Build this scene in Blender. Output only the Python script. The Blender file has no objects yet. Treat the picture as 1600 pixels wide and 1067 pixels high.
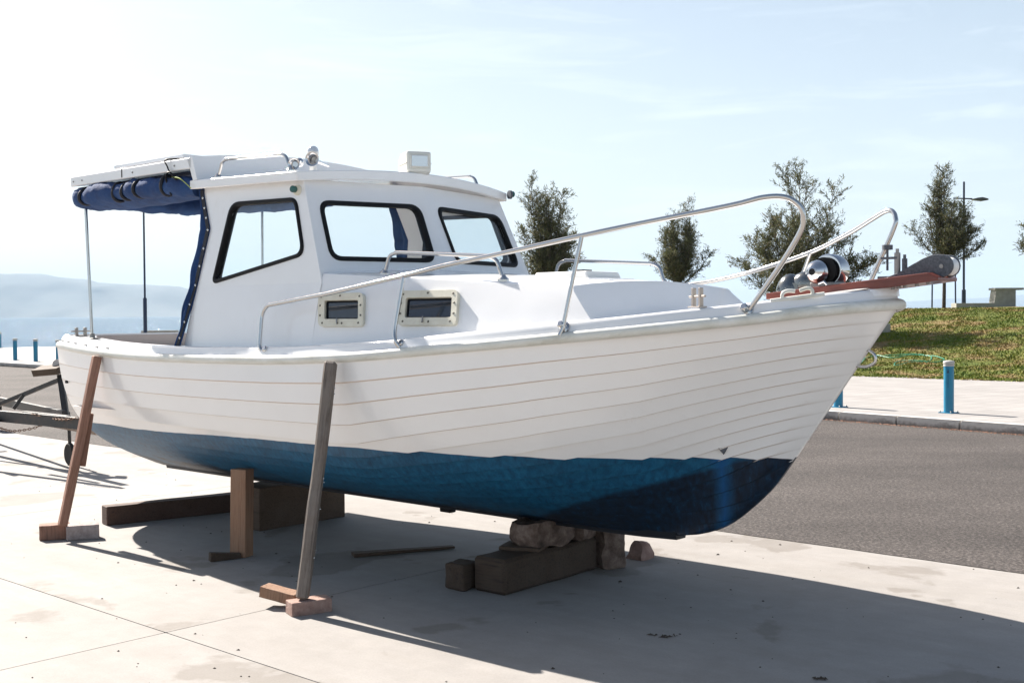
import bpy, bmesh, math, random
import numpy as np
from mathutils import Vector, Matrix, noise
from mathutils.geometry import tessellate_polygon
R = math.radians
random.seed(7); rng = np.random.default_rng(7)
sc = bpy.context.scene
col = sc.collection

# ---------------------------------------------------------------- camera
CAM_H = 1.65
cam_d = bpy.data.cameras.new('camera'); cam = bpy.data.objects.new('camera', cam_d); col.objects.link(cam)
cam_d.sensor_width = 36; cam_d.lens = 1850/1600*36; cam_d.clip_start = .1; cam_d.clip_end = 60000
_p = math.atan(43.2/1850); _r = R(.4)
_f = Vector((0, math.cos(_p), -math.sin(_p))); _r0 = Vector((1, 0, 0)); _u0 = _r0.cross(_f)
_rt = _r0*math.cos(_r) - _u0*math.sin(_r); _u = _rt.cross(_f)
m = Matrix((_rt, _u, -_f)).transposed().to_4x4(); m.translation = (0, 0, CAM_H)
cam.matrix_world = m
sc.camera = cam

# ---------------------------------------------------------------- light
SUN_EL, SUN_AZ = R(38.5), R(131)       # direction towards the sun, azimuth counter-clockwise from +X
sd = Vector((math.cos(SUN_EL)*math.cos(SUN_AZ), math.cos(SUN_EL)*math.sin(SUN_AZ), math.sin(SUN_EL)))
sun_d = bpy.data.lights.new('sun', 'SUN'); sun = bpy.data.objects.new('sun', sun_d); col.objects.link(sun)
sun_d.energy = 5.0; sun_d.angle = R(.53); sun_d.color = (1, .93, .845)
sun.rotation_euler = sd.to_track_quat('Z', 'Y').to_euler()
w = bpy.data.worlds.new('World'); sc.world = w; w.use_nodes = True
nt = w.node_tree; nt.nodes.clear()
def N(t, typ, **kw):
    n = t.nodes.new(typ)
    for k, v in kw.items():
        if k in n.inputs: n.inputs[k].default_value = v
        else: setattr(n, k, v)
    return n
sky = N(nt, 'ShaderNodeTexSky', sky_type='NISHITA', sun_disc=False, sun_elevation=SUN_EL,
        sun_rotation=math.atan2(sd.x, sd.y), altitude=0, air_density=1.1, dust_density=1.7, ozone_density=1.0)
tc = N(nt, 'ShaderNodeTexCoord'); mp = N(nt, 'ShaderNodeMapping'); mp.inputs['Scale'].default_value = (1.2, 2.2, 9)
mp.inputs['Rotation'].default_value = (R(4), R(-5), 0)
cn = N(nt, 'ShaderNodeTexNoise', Scale=4.2, Detail=9, Roughness=.62, Distortion=.7)
cr = N(nt, 'ShaderNodeValToRGB'); cr.color_ramp.elements[0].position = .52; cr.color_ramp.elements[1].position = .72
cr.color_ramp.elements[0].color = (0, 0, 0, 1); cr.color_ramp.elements[1].color = (.22, .22, .22, 1)
mix = N(nt, 'ShaderNodeMixRGB'); bg = N(nt, 'ShaderNodeBackground', Strength=.0405); out = N(nt, 'ShaderNodeOutputWorld')
mix.inputs['Color2'].default_value = (10.8, 11.5, 12.0, 1)
L = nt.links.new
L(tc.outputs['Generated'], mp.inputs['Vector']); L(mp.outputs[0], cn.inputs['Vector']); L(cn.outputs['Fac'], cr.inputs[0])
sz = N(nt, 'ShaderNodeSeparateXYZ'); L(tc.outputs['Generated'], sz.inputs[0])          # milky veil, thickest along the horizon
v1 = N(nt, 'ShaderNodeMath', operation='MULTIPLY_ADD'); L(sz.outputs['Z'], v1.inputs[0]); v1.inputs[1].default_value = -.75; v1.inputs[2].default_value = .42
v2 = N(nt, 'ShaderNodeMath', operation='MAXIMUM'); L(v1.outputs[0], v2.inputs[0]); v2.inputs[1].default_value = 0
v3 = N(nt, 'ShaderNodeMath', operation='ADD', use_clamp=True); L(v2.outputs[0], v3.inputs[0]); L(cr.outputs[0], v3.inputs[1])
L(v3.outputs[0], mix.inputs['Fac']); L(sky.outputs[0], mix.inputs['Color1']); L(mix.outputs[0], bg.inputs['Color']); L(bg.outputs[0], out.inputs['Surface'])
vs = sc.view_settings; vs.view_transform = 'Standard'; vs.look = 'None'; vs.gamma = 1; vs.use_curve_mapping = False
vs.exposure = 1.55
sc.cycles.use_denoising = True
sc.cycles.max_bounces = 8; sc.cycles.transparent_max_bounces = 24; sc.cycles.volume_bounces = 0
sc.cycles.sample_clamp_indirect = 6

# ---------------------------------------------------------------- helpers
def lnk(o, parent=None):
    col.objects.link(o)
    if parent is not None: o.parent = parent
    return o
def mesh(name, vs_, fs, mat=None, smooth=None, closed=False):
    me = bpy.data.meshes.new(name)
    me.from_pydata([tuple(map(float, v)) for v in vs_], [], [tuple(int(i) for i in f) for f in fs])
    if closed:
        bm = bmesh.new(); bm.from_mesh(me); bmesh.ops.recalc_face_normals(bm, faces=bm.faces); bm.to_mesh(me); bm.free()
    if mat is not None: me.materials.append(mat)
    if smooth is not None:
        me.shade_smooth(); me.set_sharp_from_angle(angle=R(smooth))
    me.update()
    return me
def ob(name, me, parent=None, loc=None, rot=None, label=None, cat=None, group=None, kind=None):
    o = bpy.data.objects.new(name, me); lnk(o, parent)
    if loc is not None: o.location = loc
    if rot is not None: o.rotation_euler = rot
    tag(o, label, cat, group, kind)
    return o
def tag(o, label=None, cat=None, group=None, kind=None):
    if label: o['label'] = label
    if cat: o['category'] = cat
    if group: o['group'] = group
    if kind: o['kind'] = kind
    return o
def empty(name, loc=(0, 0, 0), rz=0, **k):
    o = bpy.data.objects.new(name, None); lnk(o); o.location = loc; o.rotation_euler = (0, 0, rz); o.empty_display_size = .1
    tag(o, **k); return o
def bev(o, wd=.004, seg=2):
    md = o.modifiers.new('bevel', 'BEVEL'); md.width = wd; md.segments = seg; md.limit_method = 'ANGLE'; md.angle_limit = R(35)
    return o
class MB:
    def __init__(s): s.v = []; s.f = []
    def add(s, v, f):
        n = len(s.v); s.v += [tuple(x) for x in v]; s.f += [tuple(i+n for i in q) for q in f]; return s
    def box(s, a, b, M=None):
        (x0, y0, z0), (x1, y1, z1) = a, b
        v = [(x0,y0,z0),(x1,y0,z0),(x1,y1,z0),(x0,y1,z0),(x0,y0,z1),(x1,y0,z1),(x1,y1,z1),(x0,y1,z1)]
        if M is not None: v = [M @ Vector(q) for q in v]
        return s.add(v, [(0,3,2,1),(4,5,6,7),(0,1,5,4),(1,2,6,5),(2,3,7,6),(3,0,4,7)])
    def lathe(s, prof, n=20, M=None, cap=True):
        # profile of (r, z)
        v = []; f = []
        for r, z in prof:
            for k in range(n):
                t = 2*math.pi*k/n; v.append(Vector((r*math.cos(t), r*math.sin(t), z)))
        for i in range(len(prof)-1):
            for k in range(n):
                a, b = i*n+k, i*n+(k+1) % n; f.append((a, b, b+n, a+n))
        if cap:
            f.append(tuple(reversed(range(n)))); f.append(tuple(range((len(prof)-1)*n, len(prof)*n)))
        if M is not None: v = [M @ q for q in v]
        return s.add(v, f)
    def tube(s, pts, r, n=10, closed=False, cap=True, radii=None):
        P = [Vector(p) for p in pts]; m_ = len(P)
        T = []
        for i in range(m_):
            a = P[(i-1) % m_] if (closed or i > 0) else P[i]; b = P[(i+1) % m_] if (closed or i < m_-1) else P[i]
            T.append((b-a).normalized())
        up = Vector((0, 0, 1)) if abs(T[0].z) < .9 else Vector((1, 0, 0))
        nrm = (up - T[0]*up.dot(T[0])).normalized()
        v = []; f = []
        for i in range(m_):
            if i: nrm = (nrm - T[i]*nrm.dot(T[i])).normalized()
            bi = T[i].cross(nrm); rr = radii[i] if radii else r
            for k in range(n):
                t = 2*math.pi*k/n; v.append(P[i] + (nrm*math.cos(t) + bi*math.sin(t))*rr)
        for i in range(m_ if closed else m_-1):
            j = (i+1) % m_
            for k in range(n):
                f.append((i*n+k, i*n+(k+1) % n, j*n+(k+1) % n, j*n+k))
        if cap and not closed:
            f.append(tuple(reversed(range(n)))); f.append(tuple(range((m_-1)*n, m_*n)))
        return s.add(v, f)
    def prism(s, poly, fn0, fn1):
        n = len(poly); v = [fn0(p) for p in poly] + [fn1(p) for p in poly]
        f = [tuple(range(n)), tuple(reversed(range(n, 2*n)))] + [(i, (i+1) % n, (i+1) % n+n, i+n) for i in range(n)]
        return s.add(v, f)
    def obj(s, name, mat, parent=None, smooth=40, bevel=None, closed=True, **k):
        me = mesh(name, s.v, s.f, mat, smooth if not bevel else None, closed)
        o = ob(name, me, parent, **k)
        if bevel: bev(o, bevel)
        return o
def fillet(pts, rad, seg=7):
    P = [Vector(p) for p in pts]; o = [P[0]]
    for i in range(1, len(P)-1):
        r = rad[i] if isinstance(rad, (list, tuple)) else rad
        a, b, c = P[i-1], P[i], P[i+1]; d0 = (a-b); d1 = (c-b)
        r = min(r, d0.length*.48, d1.length*.48)
        if r < 1e-4: o.append(b); continue
        p0 = b + d0.normalized()*r; p1 = b + d1.normalized()*r
        for k in range(seg+1):
            t = k/seg; o.append(p0*(1-t)**2 + b*2*t*(1-t) + p1*t*t)
    o.append(P[-1]); return o
def round_poly(pts, rad, seg=6):
    n = len(pts); P = [Vector((p[0], p[1], 0)) for p in pts]; o = []
    for i in range(n):
        a, b, c = P[i-1], P[i], P[(i+1) % n]; r = rad[i] if isinstance(rad, (list, tuple)) else rad
        d0 = (a-b).normalized(); d1 = (c-b).normalized()
        for k in range(seg+1):
            t = k/seg; q = (b+d0*r)*(1-t)**2 + b*2*t*(1-t) + (b+d1*r)*t*t; o.append((q.x, q.y))
    return o
def inset_poly(pts, d):
    n = len(pts); P = [Vector((p[0], p[1])) for p in pts]
    area = sum(P[i].x*P[(i+1) % n].y - P[(i+1) % n].x*P[i].y for i in range(n)); sg = 1 if area > 0 else -1
    o = []
    for i in range(n):
        a, b, c = P[i-1], P[i], P[(i+1) % n]; e0 = (b-a).normalized(); e1 = (c-b).normalized()
        n0 = Vector((-e0.y, e0.x))*sg; n1 = Vector((-e1.y, e1.x))*sg
        k = (n0+n1); k = k/(1+n0.dot(n1)); o.append((b+k*d)[:])
    return o
def pch(x, X, Y):
    # smooth monotone-ish interpolation (Catmull-Rom tangents)
    X = np.asarray(X, float); Y = np.asarray(Y, float)
    dlt = np.diff(Y)/np.diff(X); mm = np.zeros(len(X)); mm[1:-1] = np.where(dlt[:-1]*dlt[1:] > 0, 2*dlt[:-1]*dlt[1:]/(dlt[:-1]+dlt[1:]+1e-12), 0)
    mm[0] = dlt[0]; mm[-1] = dlt[-1]
    x = np.clip(x, X[0], X[-1]); i = np.clip(np.searchsorted(X, x)-1, 0, len(X)-2)
    h = X[i+1]-X[i]; t = (x-X[i])/h
    return (2*t**3-3*t**2+1)*Y[i] + (t**3-2*t**2+t)*h*mm[i] + (-2*t**3+3*t**2)*Y[i+1] + (t**3-t**2)*h*mm[i+1]

# ---------------------------------------------------------------- materials
def mat(name, color, rough=.5, metal=0, coat=0, spec=.5, build=None):
    m_ = bpy.data.materials.new(name); m_.use_nodes = True; t = m_.node_tree; b = t.nodes['Principled BSDF']
    b.inputs['Base Color'].default_value = (*color, 1); b.inputs['Roughness'].default_value = rough; b.inputs['Metallic'].default_value = metal
    b.inputs['Coat Weight'].default_value = coat; b.inputs['Coat Roughness'].default_value = .05
    b.inputs['Specular IOR Level'].default_value = spec
    if build: build(t, b)
    return m_
def noise_(t, scale, detail=5, rough=.6, co='Object', mscale=None, mrot=None, dist=0):
    tc_ = N(t, 'ShaderNodeTexCoord'); src = tc_.outputs[co]
    if mscale or mrot:
        mp_ = N(t, 'ShaderNodeMapping')
        if mscale: mp_.inputs['Scale'].default_value = mscale
        if mrot: mp_.inputs['Rotation'].default_value = mrot
        t.links.new(src, mp_.inputs['Vector']); src = mp_.outputs[0]
    n = N(t, 'ShaderNodeTexNoise', Scale=scale, Detail=detail, Roughness=rough, Distortion=dist); t.links.new(src, n.inputs['Vector'])
    return n.outputs['Fac']
def ramp(t, fac, stops):
    r = N(t, 'ShaderNodeValToRGB'); e = r.color_ramp.elements
    while len(e) < len(stops): e.new(.5)
    for k, (p, c) in enumerate(stops):
        e[k].position = p; e[k].color = (*c, 1) if len(c) == 3 else c
    t.links.new(fac, r.inputs[0]); return r.outputs[0]
def mixc(t, fac, a, b, mode='MIX'):
    n = N(t, 'ShaderNodeMixRGB', blend_type=mode)
    for k, q in ((0, fac), (1, a), (2, b)):
        if isinstance(q, bpy.types.NodeSocket): t.links.new(q, n.inputs[k])
        elif k == 0: n.inputs[0].default_value = q
        else: n.inputs[k].default_value = (*q, 1)
    return n.outputs[0]
def mth(t, op, a, b=0, clamp=False):
    n = N(t, 'ShaderNodeMath', operation=op, use_clamp=clamp)
    for k, q in ((0, a), (1, b)):
        if isinstance(q, bpy.types.NodeSocket): t.links.new(q, n.inputs[k])
        else: n.inputs[k].default_value = q
    return n.outputs[0]
def bump(t, b, h, strength=.3, dist=.01, nrm=None):
    n = N(t, 'ShaderNodeBump', Strength=strength, Distance=dist); t.links.new(h, n.inputs['Height'])
    t.links.new(n.outputs[0], b.inputs['Normal'])
def setc(t, b, c): t.links.new(c, b.inputs['Base Color'])
G3 = lambda v: (v, v, v)

def b_gel(t, b):
    n = noise_(t, 1.7, 4); c = ramp(t, n, [(.3, (.86, .86, .86)), (.7, (.81, .805, .80))])
    n2 = noise_(t, 9, 8, .7, mscale=(1, 1, .25)); d = ramp(t, n2, [(.62, G3(0)), (.8, G3(.25))])
    setc(t, b, mixc(t, d, c, (.62, .58, .5))); n3 = noise_(t, 2.2, 2); bump(t, b, n3, .08, .02)
GEL = mat('white_gelcoat', (.8, .8, .8), .22, coat=.4, build=b_gel)
def b_hull(t, b):
    tc_ = N(t, 'ShaderNodeTexCoord'); sp = N(t, 'ShaderNodeSeparateXYZ'); t.links.new(tc_.outputs['Object'], sp.inputs[0])
    x, y, z = sp.outputs
    n = noise_(t, 1.3, 4); white = ramp(t, n, [(.3, (.89, .872, .85)), (.7, (.85, .832, .81))])
    drt = ramp(t, noise_(t, 14, 9, .75, mscale=(.6, .6, .35)), [(.62, G3(0)), (.85, G3(.22))]); white = mixc(t, drt, white, (.55, .5, .43))
    # antifouling: streaky blue, rubbed through, with darker patches low down
    st = noise_(t, 30, 7, .72, mscale=(1.0, 1.0, .09)); blue = ramp(t, st, [(.33, (.002, .046, .105)), (.5, (.003, .085, .18)), (.70, (.012, .13, .245))])
    bl2 = ramp(t, noise_(t, 2.2, 5, .6), [(.35, G3(.8)), (.7, G3(1.1))]); blue = mixc(t, 1, blue, bl2, 'MULTIPLY')
    dk = mth(t, 'SUBTRACT', mth(t, 'ADD', .485, mth(t, 'MULTIPLY', x, .325)), z)   # darker below a slanting line that climbs towards the stem
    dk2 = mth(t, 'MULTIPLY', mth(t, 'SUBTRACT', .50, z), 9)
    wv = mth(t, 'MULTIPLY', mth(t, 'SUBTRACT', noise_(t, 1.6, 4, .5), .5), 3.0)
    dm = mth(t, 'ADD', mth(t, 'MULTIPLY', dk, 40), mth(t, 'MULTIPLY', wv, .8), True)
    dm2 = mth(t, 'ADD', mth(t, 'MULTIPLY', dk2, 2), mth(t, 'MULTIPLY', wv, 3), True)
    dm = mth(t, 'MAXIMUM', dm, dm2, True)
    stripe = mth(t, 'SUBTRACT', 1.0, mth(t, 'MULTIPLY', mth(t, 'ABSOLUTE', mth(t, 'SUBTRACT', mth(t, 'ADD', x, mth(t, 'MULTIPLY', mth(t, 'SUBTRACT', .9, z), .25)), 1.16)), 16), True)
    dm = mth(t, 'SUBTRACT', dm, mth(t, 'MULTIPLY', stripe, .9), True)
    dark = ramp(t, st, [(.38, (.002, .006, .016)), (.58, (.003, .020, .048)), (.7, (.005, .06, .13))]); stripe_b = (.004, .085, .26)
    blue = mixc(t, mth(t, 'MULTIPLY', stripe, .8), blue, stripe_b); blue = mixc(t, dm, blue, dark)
    sc_ = ramp(t, noise_(t, 55, 6, .8, mscale=(1, 1, .4)), [(.72, G3(0)), (.80, G3(.6))]); blue = mixc(t, sc_, blue, (.16, .30, .38))
    wl = mth(t, 'ADD', .868, mth(t, 'MULTIPLY', mth(t, 'ADD', x, 1.0), .006))
    wl = mth(t, 'SUBTRACT', wl, mth(t, 'MULTIPLY', mth(t, 'SUBTRACT', -1.6, x, True), .0))
    low = mth(t, 'MULTIPLY', mth(t, 'MAXIMUM', mth(t, 'SUBTRACT', -1.8, x), 0), .020)
    wl = mth(t, 'SUBTRACT', wl, low)
    wl = mth(t, 'ADD', wl, mth(t, 'MULTIPLY', mth(t, 'SUBTRACT', noise_(t, 3, 3), .5), .012))
    la = N(t, 'ShaderNodeAttribute', attribute_name='lap'); wl = mth(t, 'SUBTRACT', wl, mth(t, 'MULTIPLY', mth(t, 'SUBTRACT', la.outputs['Fac'], .5), .013))
    f = mth(t, 'MULTIPLY', mth(t, 'SUBTRACT', wl, z), 400, True)
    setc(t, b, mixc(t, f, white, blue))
    t.links.new(mth(t, 'ADD', .2, mth(t, 'MULTIPLY', f, .28)), b.inputs['Roughness'])
    t.links.new(mth(t, 'SUBTRACT', .35, mth(t, 'MULTIPLY', f, .3)), b.inputs['Coat Weight'])
    bump(t, b, noise_(t, 1.8, 2), .12, .03)
def b_lap(t, b):
    tc_ = N(t, 'ShaderNodeTexCoord'); sp = N(t, 'ShaderNodeSeparateXYZ'); t.links.new(tc_.outputs['Object'], sp.inputs[0])
    setc(t, b, mixc(t, mth(t, 'MULTIPLY', mth(t, 'SUBTRACT', .865, sp.outputs[2]), 200, True), mixc(t, N(t, 'ShaderNodeAttribute', attribute_name='fade').outputs['Fac'], (.77, .755, .735), (.72, .62, .555)), (.002, .018, .04)))
LAP = mat('lap_shade', (.4, .3, .25), .7, build=b_lap)  # lip tint paints in the shade and warm bounce light under each lap
HULL = mat('hull_paint', (.8, .8, .8), .2, coat=.4, build=b_hull)
def b_rub(t, b):
    n = noise_(t, 12, 8, .7, mscale=(.3, 1, 1)); setc(t, b, ramp(t, n, [(.35, (.74, .74, .70)), (.6, (.62, .62, .56)), (.8, (.45, .43, .36))]))
RUB = mat('rub_rail_plastic', (.7, .7, .65), .35, build=b_rub)
CREAM = mat('cream_plastic', (.72, .68, .50), .35, build=lambda t, b: setc(t, b, ramp(t, noise_(t, 14, 6), [(.3, (.74, .71, .59)), (.75, (.60, .56, .45))])))
BLACK = mat('black_rubber', (.005, .005, .006), .6, spec=.25)
DARKGLASS = mat('dark_glass', (.012, .018, .028), .06, spec=.9)
def b_steel(t, b):
    n = noise_(t, 30, 4, .6); t.links.new(ramp(t, n, [(.3, G3(.05)), (.8, G3(.13))]), b.inputs['Roughness'])
STEEL = mat('stainless_steel', (.56, .55, .54), .14, 1, build=b_steel)
CHROME = mat('chrome', (.58, .58, .59), .06, 1)
GUN = mat('grey_green_metal', (.21, .215, .21), .16, 1)
DULL = mat('dull_grey_metal', (.30, .29, .28), .45, .8)
def b_castgrey(t, b):
    n = noise_(t, 90, 3, .6); setc(t, b, ramp(t, n, [(.35, (.05, .06, .075)), (.7, (.11, .12, .14))])); bump(t, b, n, .4, .004)
CAST = mat('cast_grey_paint', (.08, .09, .11), .55, build=b_castgrey)
def b_mahog(t, b):
    n = noise_(t, 14, 8, .65, mscale=(.6, 6, 6)); setc(t, b, ramp(t, n, [(.3, (.11, .022, .014)), (.7, (.19, .042, .026))])); bump(t, b, n, .2, .003)
MAHOG = mat('red_varnished_wood', (.3, .09, .06), .4, coat=.2, build=b_mahog)
def b_canvas(t, b):
    n = noise_(t, 7, 5, .6); setc(t, b, ramp(t, n, [(.3, (.007, .030, .11)), (.7, (.016, .062, .19))])); bump(t, b, noise_(t, 16, 5, .7), .6, .02)
CANVAS = mat('blue_canvas', (.02, .07, .2), .85, build=b_canvas)
NAVYTRIM = mat('black_trim', (.010, .012, .02), .7)
LINER = mat('pinkish_liner', (.50, .44, .42), .5)
WHITEPL = mat('white_plastic', (.78, .78, .76), .3)
NAVL = mat('green_lens', (.02, .10, .09), .15)
def b_glass(t, b):
    t.nodes.remove(b); tr = N(t, 'ShaderNodeBsdfTransparent'); tr.inputs[0].default_value = (.93, .96, .97, 1)
    gl = N(t, 'ShaderNodeBsdfGlossy', Roughness=.02); lw = N(t, 'ShaderNodeLayerWeight', Blend=.5); fr = mth(t, 'ADD', .05, mth(t, 'MULTIPLY', mth(t, 'POWER', lw.outputs['Facing'], 5.0), .9)); mx = N(t, 'ShaderNodeMixShader')
    t.links.new(fr, mx.inputs[0]); t.links.new(tr.outputs[0], mx.inputs[1]); t.links.new(gl.outputs[0], mx.inputs[2])
    t.links.new(mx.outputs[0], t.nodes['Material Output'].inputs['Surface'])
GLASS = mat('window_glass', (1, 1, 1), build=b_glass)

def wood(name, dark, light, grey=(.24, .22, .20), gw=.5, ms=(1.2, 22, 22), rough=.8):
    def bld(t, b):
        n = noise_(t, 4, 9, .68, mscale=ms, dist=.35); c = ramp(t, n, [(.28, dark), (.52, light), (.78, tuple(.8*a for a in light))])
        m2 = ramp(t, noise_(t, 6, 6, .7), [(.4, G3(0)), (.75, G3(gw))]); c = mixc(t, m2, c, grey)
        oi = N(t, 'ShaderNodeObjectInfo'); k = mth(t, 'ADD', .8, mth(t, 'MULTIPLY', oi.outputs['Random'], .4)); cc = N(t, 'ShaderNodeCombineXYZ')
        for i in range(3): t.links.new(k, cc.inputs[i])
        setc(t, b, mixc(t, 1, c, cc.outputs[0], 'MULTIPLY')); bump(t, b, n, .7, .006)
    return mat(name, light, rough, build=bld)
W_GREY = wood('weathered_grey_timber', (.055, .045, .036), (.19, .155, .13), gw=.6, ms=(22, 22, 1.2))
W_BROWN = wood('brown_timber', (.10, .045, .028), (.28, .145, .10), (.30, .20, .16), .3, ms=(22, 22, 1.2))
W_POST = wood('pine_timber', (.17, .085, .045), (.36, .20, .12), (.30, .24, .18), .3, ms=(22, 22, 1.2))
W_BEAM = wood('old_beam', (.020, .011, .008), (.085, .046, .031), (.11, .08, .065), .35)
W_DARK = wood('dark_old_timber', (.018, .011, .007), (.075, .046, .028), (.11, .085, .065), .35)
def b_brick(t, b):
    n = noise_(t, 22, 8, .75); c = ramp(t, n, [(.3, (.22, .13, .105)), (.55, (.34, .22, .18)), (.75, (.42, .33, .28))]); setc(t, b, c); bump(t, b, n, .8, .008)
BRICK = mat('worn_brick', (.3, .2, .16), .9, build=b_brick)
BRICKG = mat('dusty_brick', (.35, .3, .28), .9, build=lambda t, b: (setc(t, b, ramp(t, noise_(t, 24, 8, .75), [(.3, (.24, .19, .18)), (.7, (.46, .39, .37))])), bump(t, b, noise_(t, 24, 8, .75), .8, .008)))
def b_stone(t, b):
    n = noise_(t, 12, 9, .7); c = ramp(t, n, [(.3, (.05, .033, .026)), (.5, (.16, .11, .085)), (.72, (.30, .235, .20))])
    c = mixc(t, ramp(t, noise_(t, 7, 3), [(.70, G3(0)), (.74, G3(.9))]), c, (.03, .17, .25)); setc(t, b, c); bump(t, b, n, .9, .015)
STONE = mat('rough_stone', (.3, .25, .2), .9, build=b_stone)

def b_conc(t, b):
    n1 = noise_(t, .55, 7, .6, co='Object'); c = ramp(t, n1, [(.3, (.25, .233, .218)), (.7, (.31, .293, .278))])
    n2 = noise_(t, 5, 9, .7); c = mixc(t, 1, c, ramp(t, n2, [(.3, G3(.88)), (.7, G3(1.06))]), 'MULTIPLY')
    tr = ramp(t, noise_(t, 2.0, 8, .62, mscale=(.5, 2.6, 1), mrot=(0, 0, R(20))), [(.42, G3(0)), (.75, G3(.5))]); c = mixc(t, tr, c, (.225, .205, .185))
    st = ramp(t, noise_(t, .9, 6, .55, mrot=(0, 0, .7), dist=.3), [(.57, G3(0)), (.60, G3(.6)), (.74, G3(.3))]); c = mixc(t, st, c, (.155, .135, .115))
    sp = ramp(t, noise_(t, 16, 2, .5), [(.77, G3(0)), (.79, G3(.6))]); c = mixc(t, sp, c, (.22, .19, .17))
    lt = ramp(t, noise_(t, 90, 3, .6), [(.2, G3(.9)), (.8, G3(1.07))]); c = mixc(t, 1, c, lt, 'MULTIPLY')
    setc(t, b, c); bump(t, b, noise_(t, 60, 8, .7), .25, .004)
CONC = mat('poured_concrete', (.5, .47, .45), .85, build=b_conc)
JOINT = mat('joint_dirt', (.16, .125, .10), .95)
def b_asph(t, b):
    n = noise_(t, 42, 4, .8); c = ramp(t, n, [(.30, (.012, .010, .010)), (.5, (.058, .050, .046)), (.68, (.175, .152, .142))])
    n1 = noise_(t, .35, 7, .6, mscale=(1, 2.2, 1), mrot=(0, 0, R(45))); c = mixc(t, 1, c, ramp(t, n1, [(.3, G3(.68)), (.7, G3(1.28))]), 'MULTIPLY')
    sp = ramp(t, noise_(t, 6, 4, .6), [(.68, G3(0)), (.78, G3(.5))]); c = mixc(t, sp, c, (.05, .045, .04))
    setc(t, b, c); bump(t, b, n, .8, .012)
ASPH = mat('worn_asphalt', (.12, .11, .1), .9, spec=.3, build=b_asph)
def b_pave(t, b):
    tc_ = N(t, 'ShaderNodeTexCoord'); br = N(t, 'ShaderNodeTexBrick', Scale=1.0); br.offset = .0
    br.inputs['Brick Width'].default_value = .4; br.inputs['Row Height'].default_value = .4; br.inputs['Mortar Size'].default_value = .012
    br.inputs['Color1'].default_value = (.27, .255, .243, 1); br.inputs['Color2'].default_value = (.32, .303, .29, 1); br.inputs['Mortar'].default_value = (.22, .20, .19, 1)
    t.links.new(tc_.outputs['Object'], br.inputs['Vector'])
    n = noise_(t, 1.2, 6, .6); setc(t, b, mixc(t, 1, br.outputs['Color'], ramp(t, n, [(.3, G3(.9)), (.7, G3(1.05))]), 'MULTIPLY'))
    bump(t, b, br.outputs['Fac'], -.3, .004)
PAVE = mat('paving_tiles', (.5, .48, .46), .8, build=b_pave)
def b_kerb(t, b):
    tc_ = N(t, 'ShaderNodeTexCoord'); sp = N(t, 'ShaderNodeSeparateXYZ'); t.links.new(tc_.outputs['Object'], sp.inputs[0])
    n = noise_(t, 7, 7, .7); c = ramp(t, n, [(.3, (.38, .36, .34)), (.7, (.52, .50, .47))])
    low = mth(t, 'MULTIPLY', mth(t, 'SUBTRACT', mth(t, 'ADD', -.060, mth(t, 'MULTIPLY', mth(t, 'SUBTRACT', n, .45), .24)), sp.outputs[2]), 15, True)   # tyre and road grime with its own ragged edge
    front = mth(t, 'MULTIPLY', mth(t, 'SUBTRACT', .02, sp.outputs[1]), 60, True)
    setc(t, b, mixc(t, mth(t, 'MULTIPLY', mth(t, 'MULTIPLY', low, front), .75), c, (.06, .052, .045))); bump(t, b, n, .4, .006)
KERB = mat('kerb_concrete', (.45, .43, .4), .85, build=b_kerb)
BENCH = mat('cast_concrete', (.3, .29, .26), .85, build=lambda t, b: (setc(t, b, ramp(t, noise_(t, 5, 7, .7), [(.3, (.24, .235, .20)), (.7, (.36, .35, .31))])), bump(t, b, noise_(t, 9, 6), .3, .01)))
def b_soil(t, b):
    n = noise_(t, 1.1, 8, .65); c = ramp(t, n, [(.34, (.10, .135, .022)), (.5, (.15, .155, .034)), (.6, (.25, .185, .08)), (.75, (.30, .215, .12))])
    c = mixc(t, 1, c, ramp(t, noise_(t, 14, 6, .7), [(.3, G3(.6)), (.7, G3(1.2))]), 'MULTIPLY'); setc(t, b, c); bump(t, b, noise_(t, 9, 8, .75), 1, .06)
SOIL = mat('lawn_soil', (.15, .15, .05), .95, spec=.2, build=b_soil)
def b_blade(t, b):
    g = N(t, 'ShaderNodeNewGeometry'); n = N(t, 'ShaderNodeTexNoise', Scale=1.1, Detail=8, Roughness=.65); tcx = N(t, 'ShaderNodeTexCoord'); t.links.new(tcx.outputs['Object'], n.inputs['Vector'])
    c = ramp(t, n.outputs['Fac'], [(.34, (.09, .155, .012)), (.5, (.155, .18, .022)), (.6, (.24, .17, .06)), (.75, (.27, .18, .09))])
    v = ramp(t, g.outputs['Random Per Island'], [(0, (.6, .65, .5)), (1, (1.35, 1.25, 1.1))]); setc(t, b, mixc(t, 1, c, v, 'MULTIPLY'))
    b.inputs['Subsurface Weight'].default_value = 0
BLADE = mat('grass_blades', (.1, .15, .03), .7, spec=.25, build=b_blade)
def b_leaf(t, b):
    g = N(t, 'ShaderNodeNewGeometry'); c = ramp(t, g.outputs['Random Per Island'], [(0, (.045, .055, .025)), (.55, (.10, .105, .05)), (.85, (.155, .155, .08)), (1, (.21, .165, .10))])
    setc(t, b, c); tl = N(t, 'ShaderNodeBsdfTranslucent'); t.links.new(c, tl.inputs['Color']); mx = N(t, 'ShaderNodeMixShader'); mx.inputs[0].default_value = .3
    t.links.new(b.outputs[0], mx.inputs[1]); t.links.new(tl.outputs[0], mx.inputs[2]); t.links.new(mx.outputs[0], t.nodes['Material Output'].inputs['Surface'])
LEAF = mat('tamarisk_foliage', (.08, .09, .04), .7, spec=.25, build=b_leaf)
BARK = mat('bark', (.07, .055, .045), .9, build=lambda t, b: bump(t, b, noise_(t, 25, 6), .6, .01))
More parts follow.
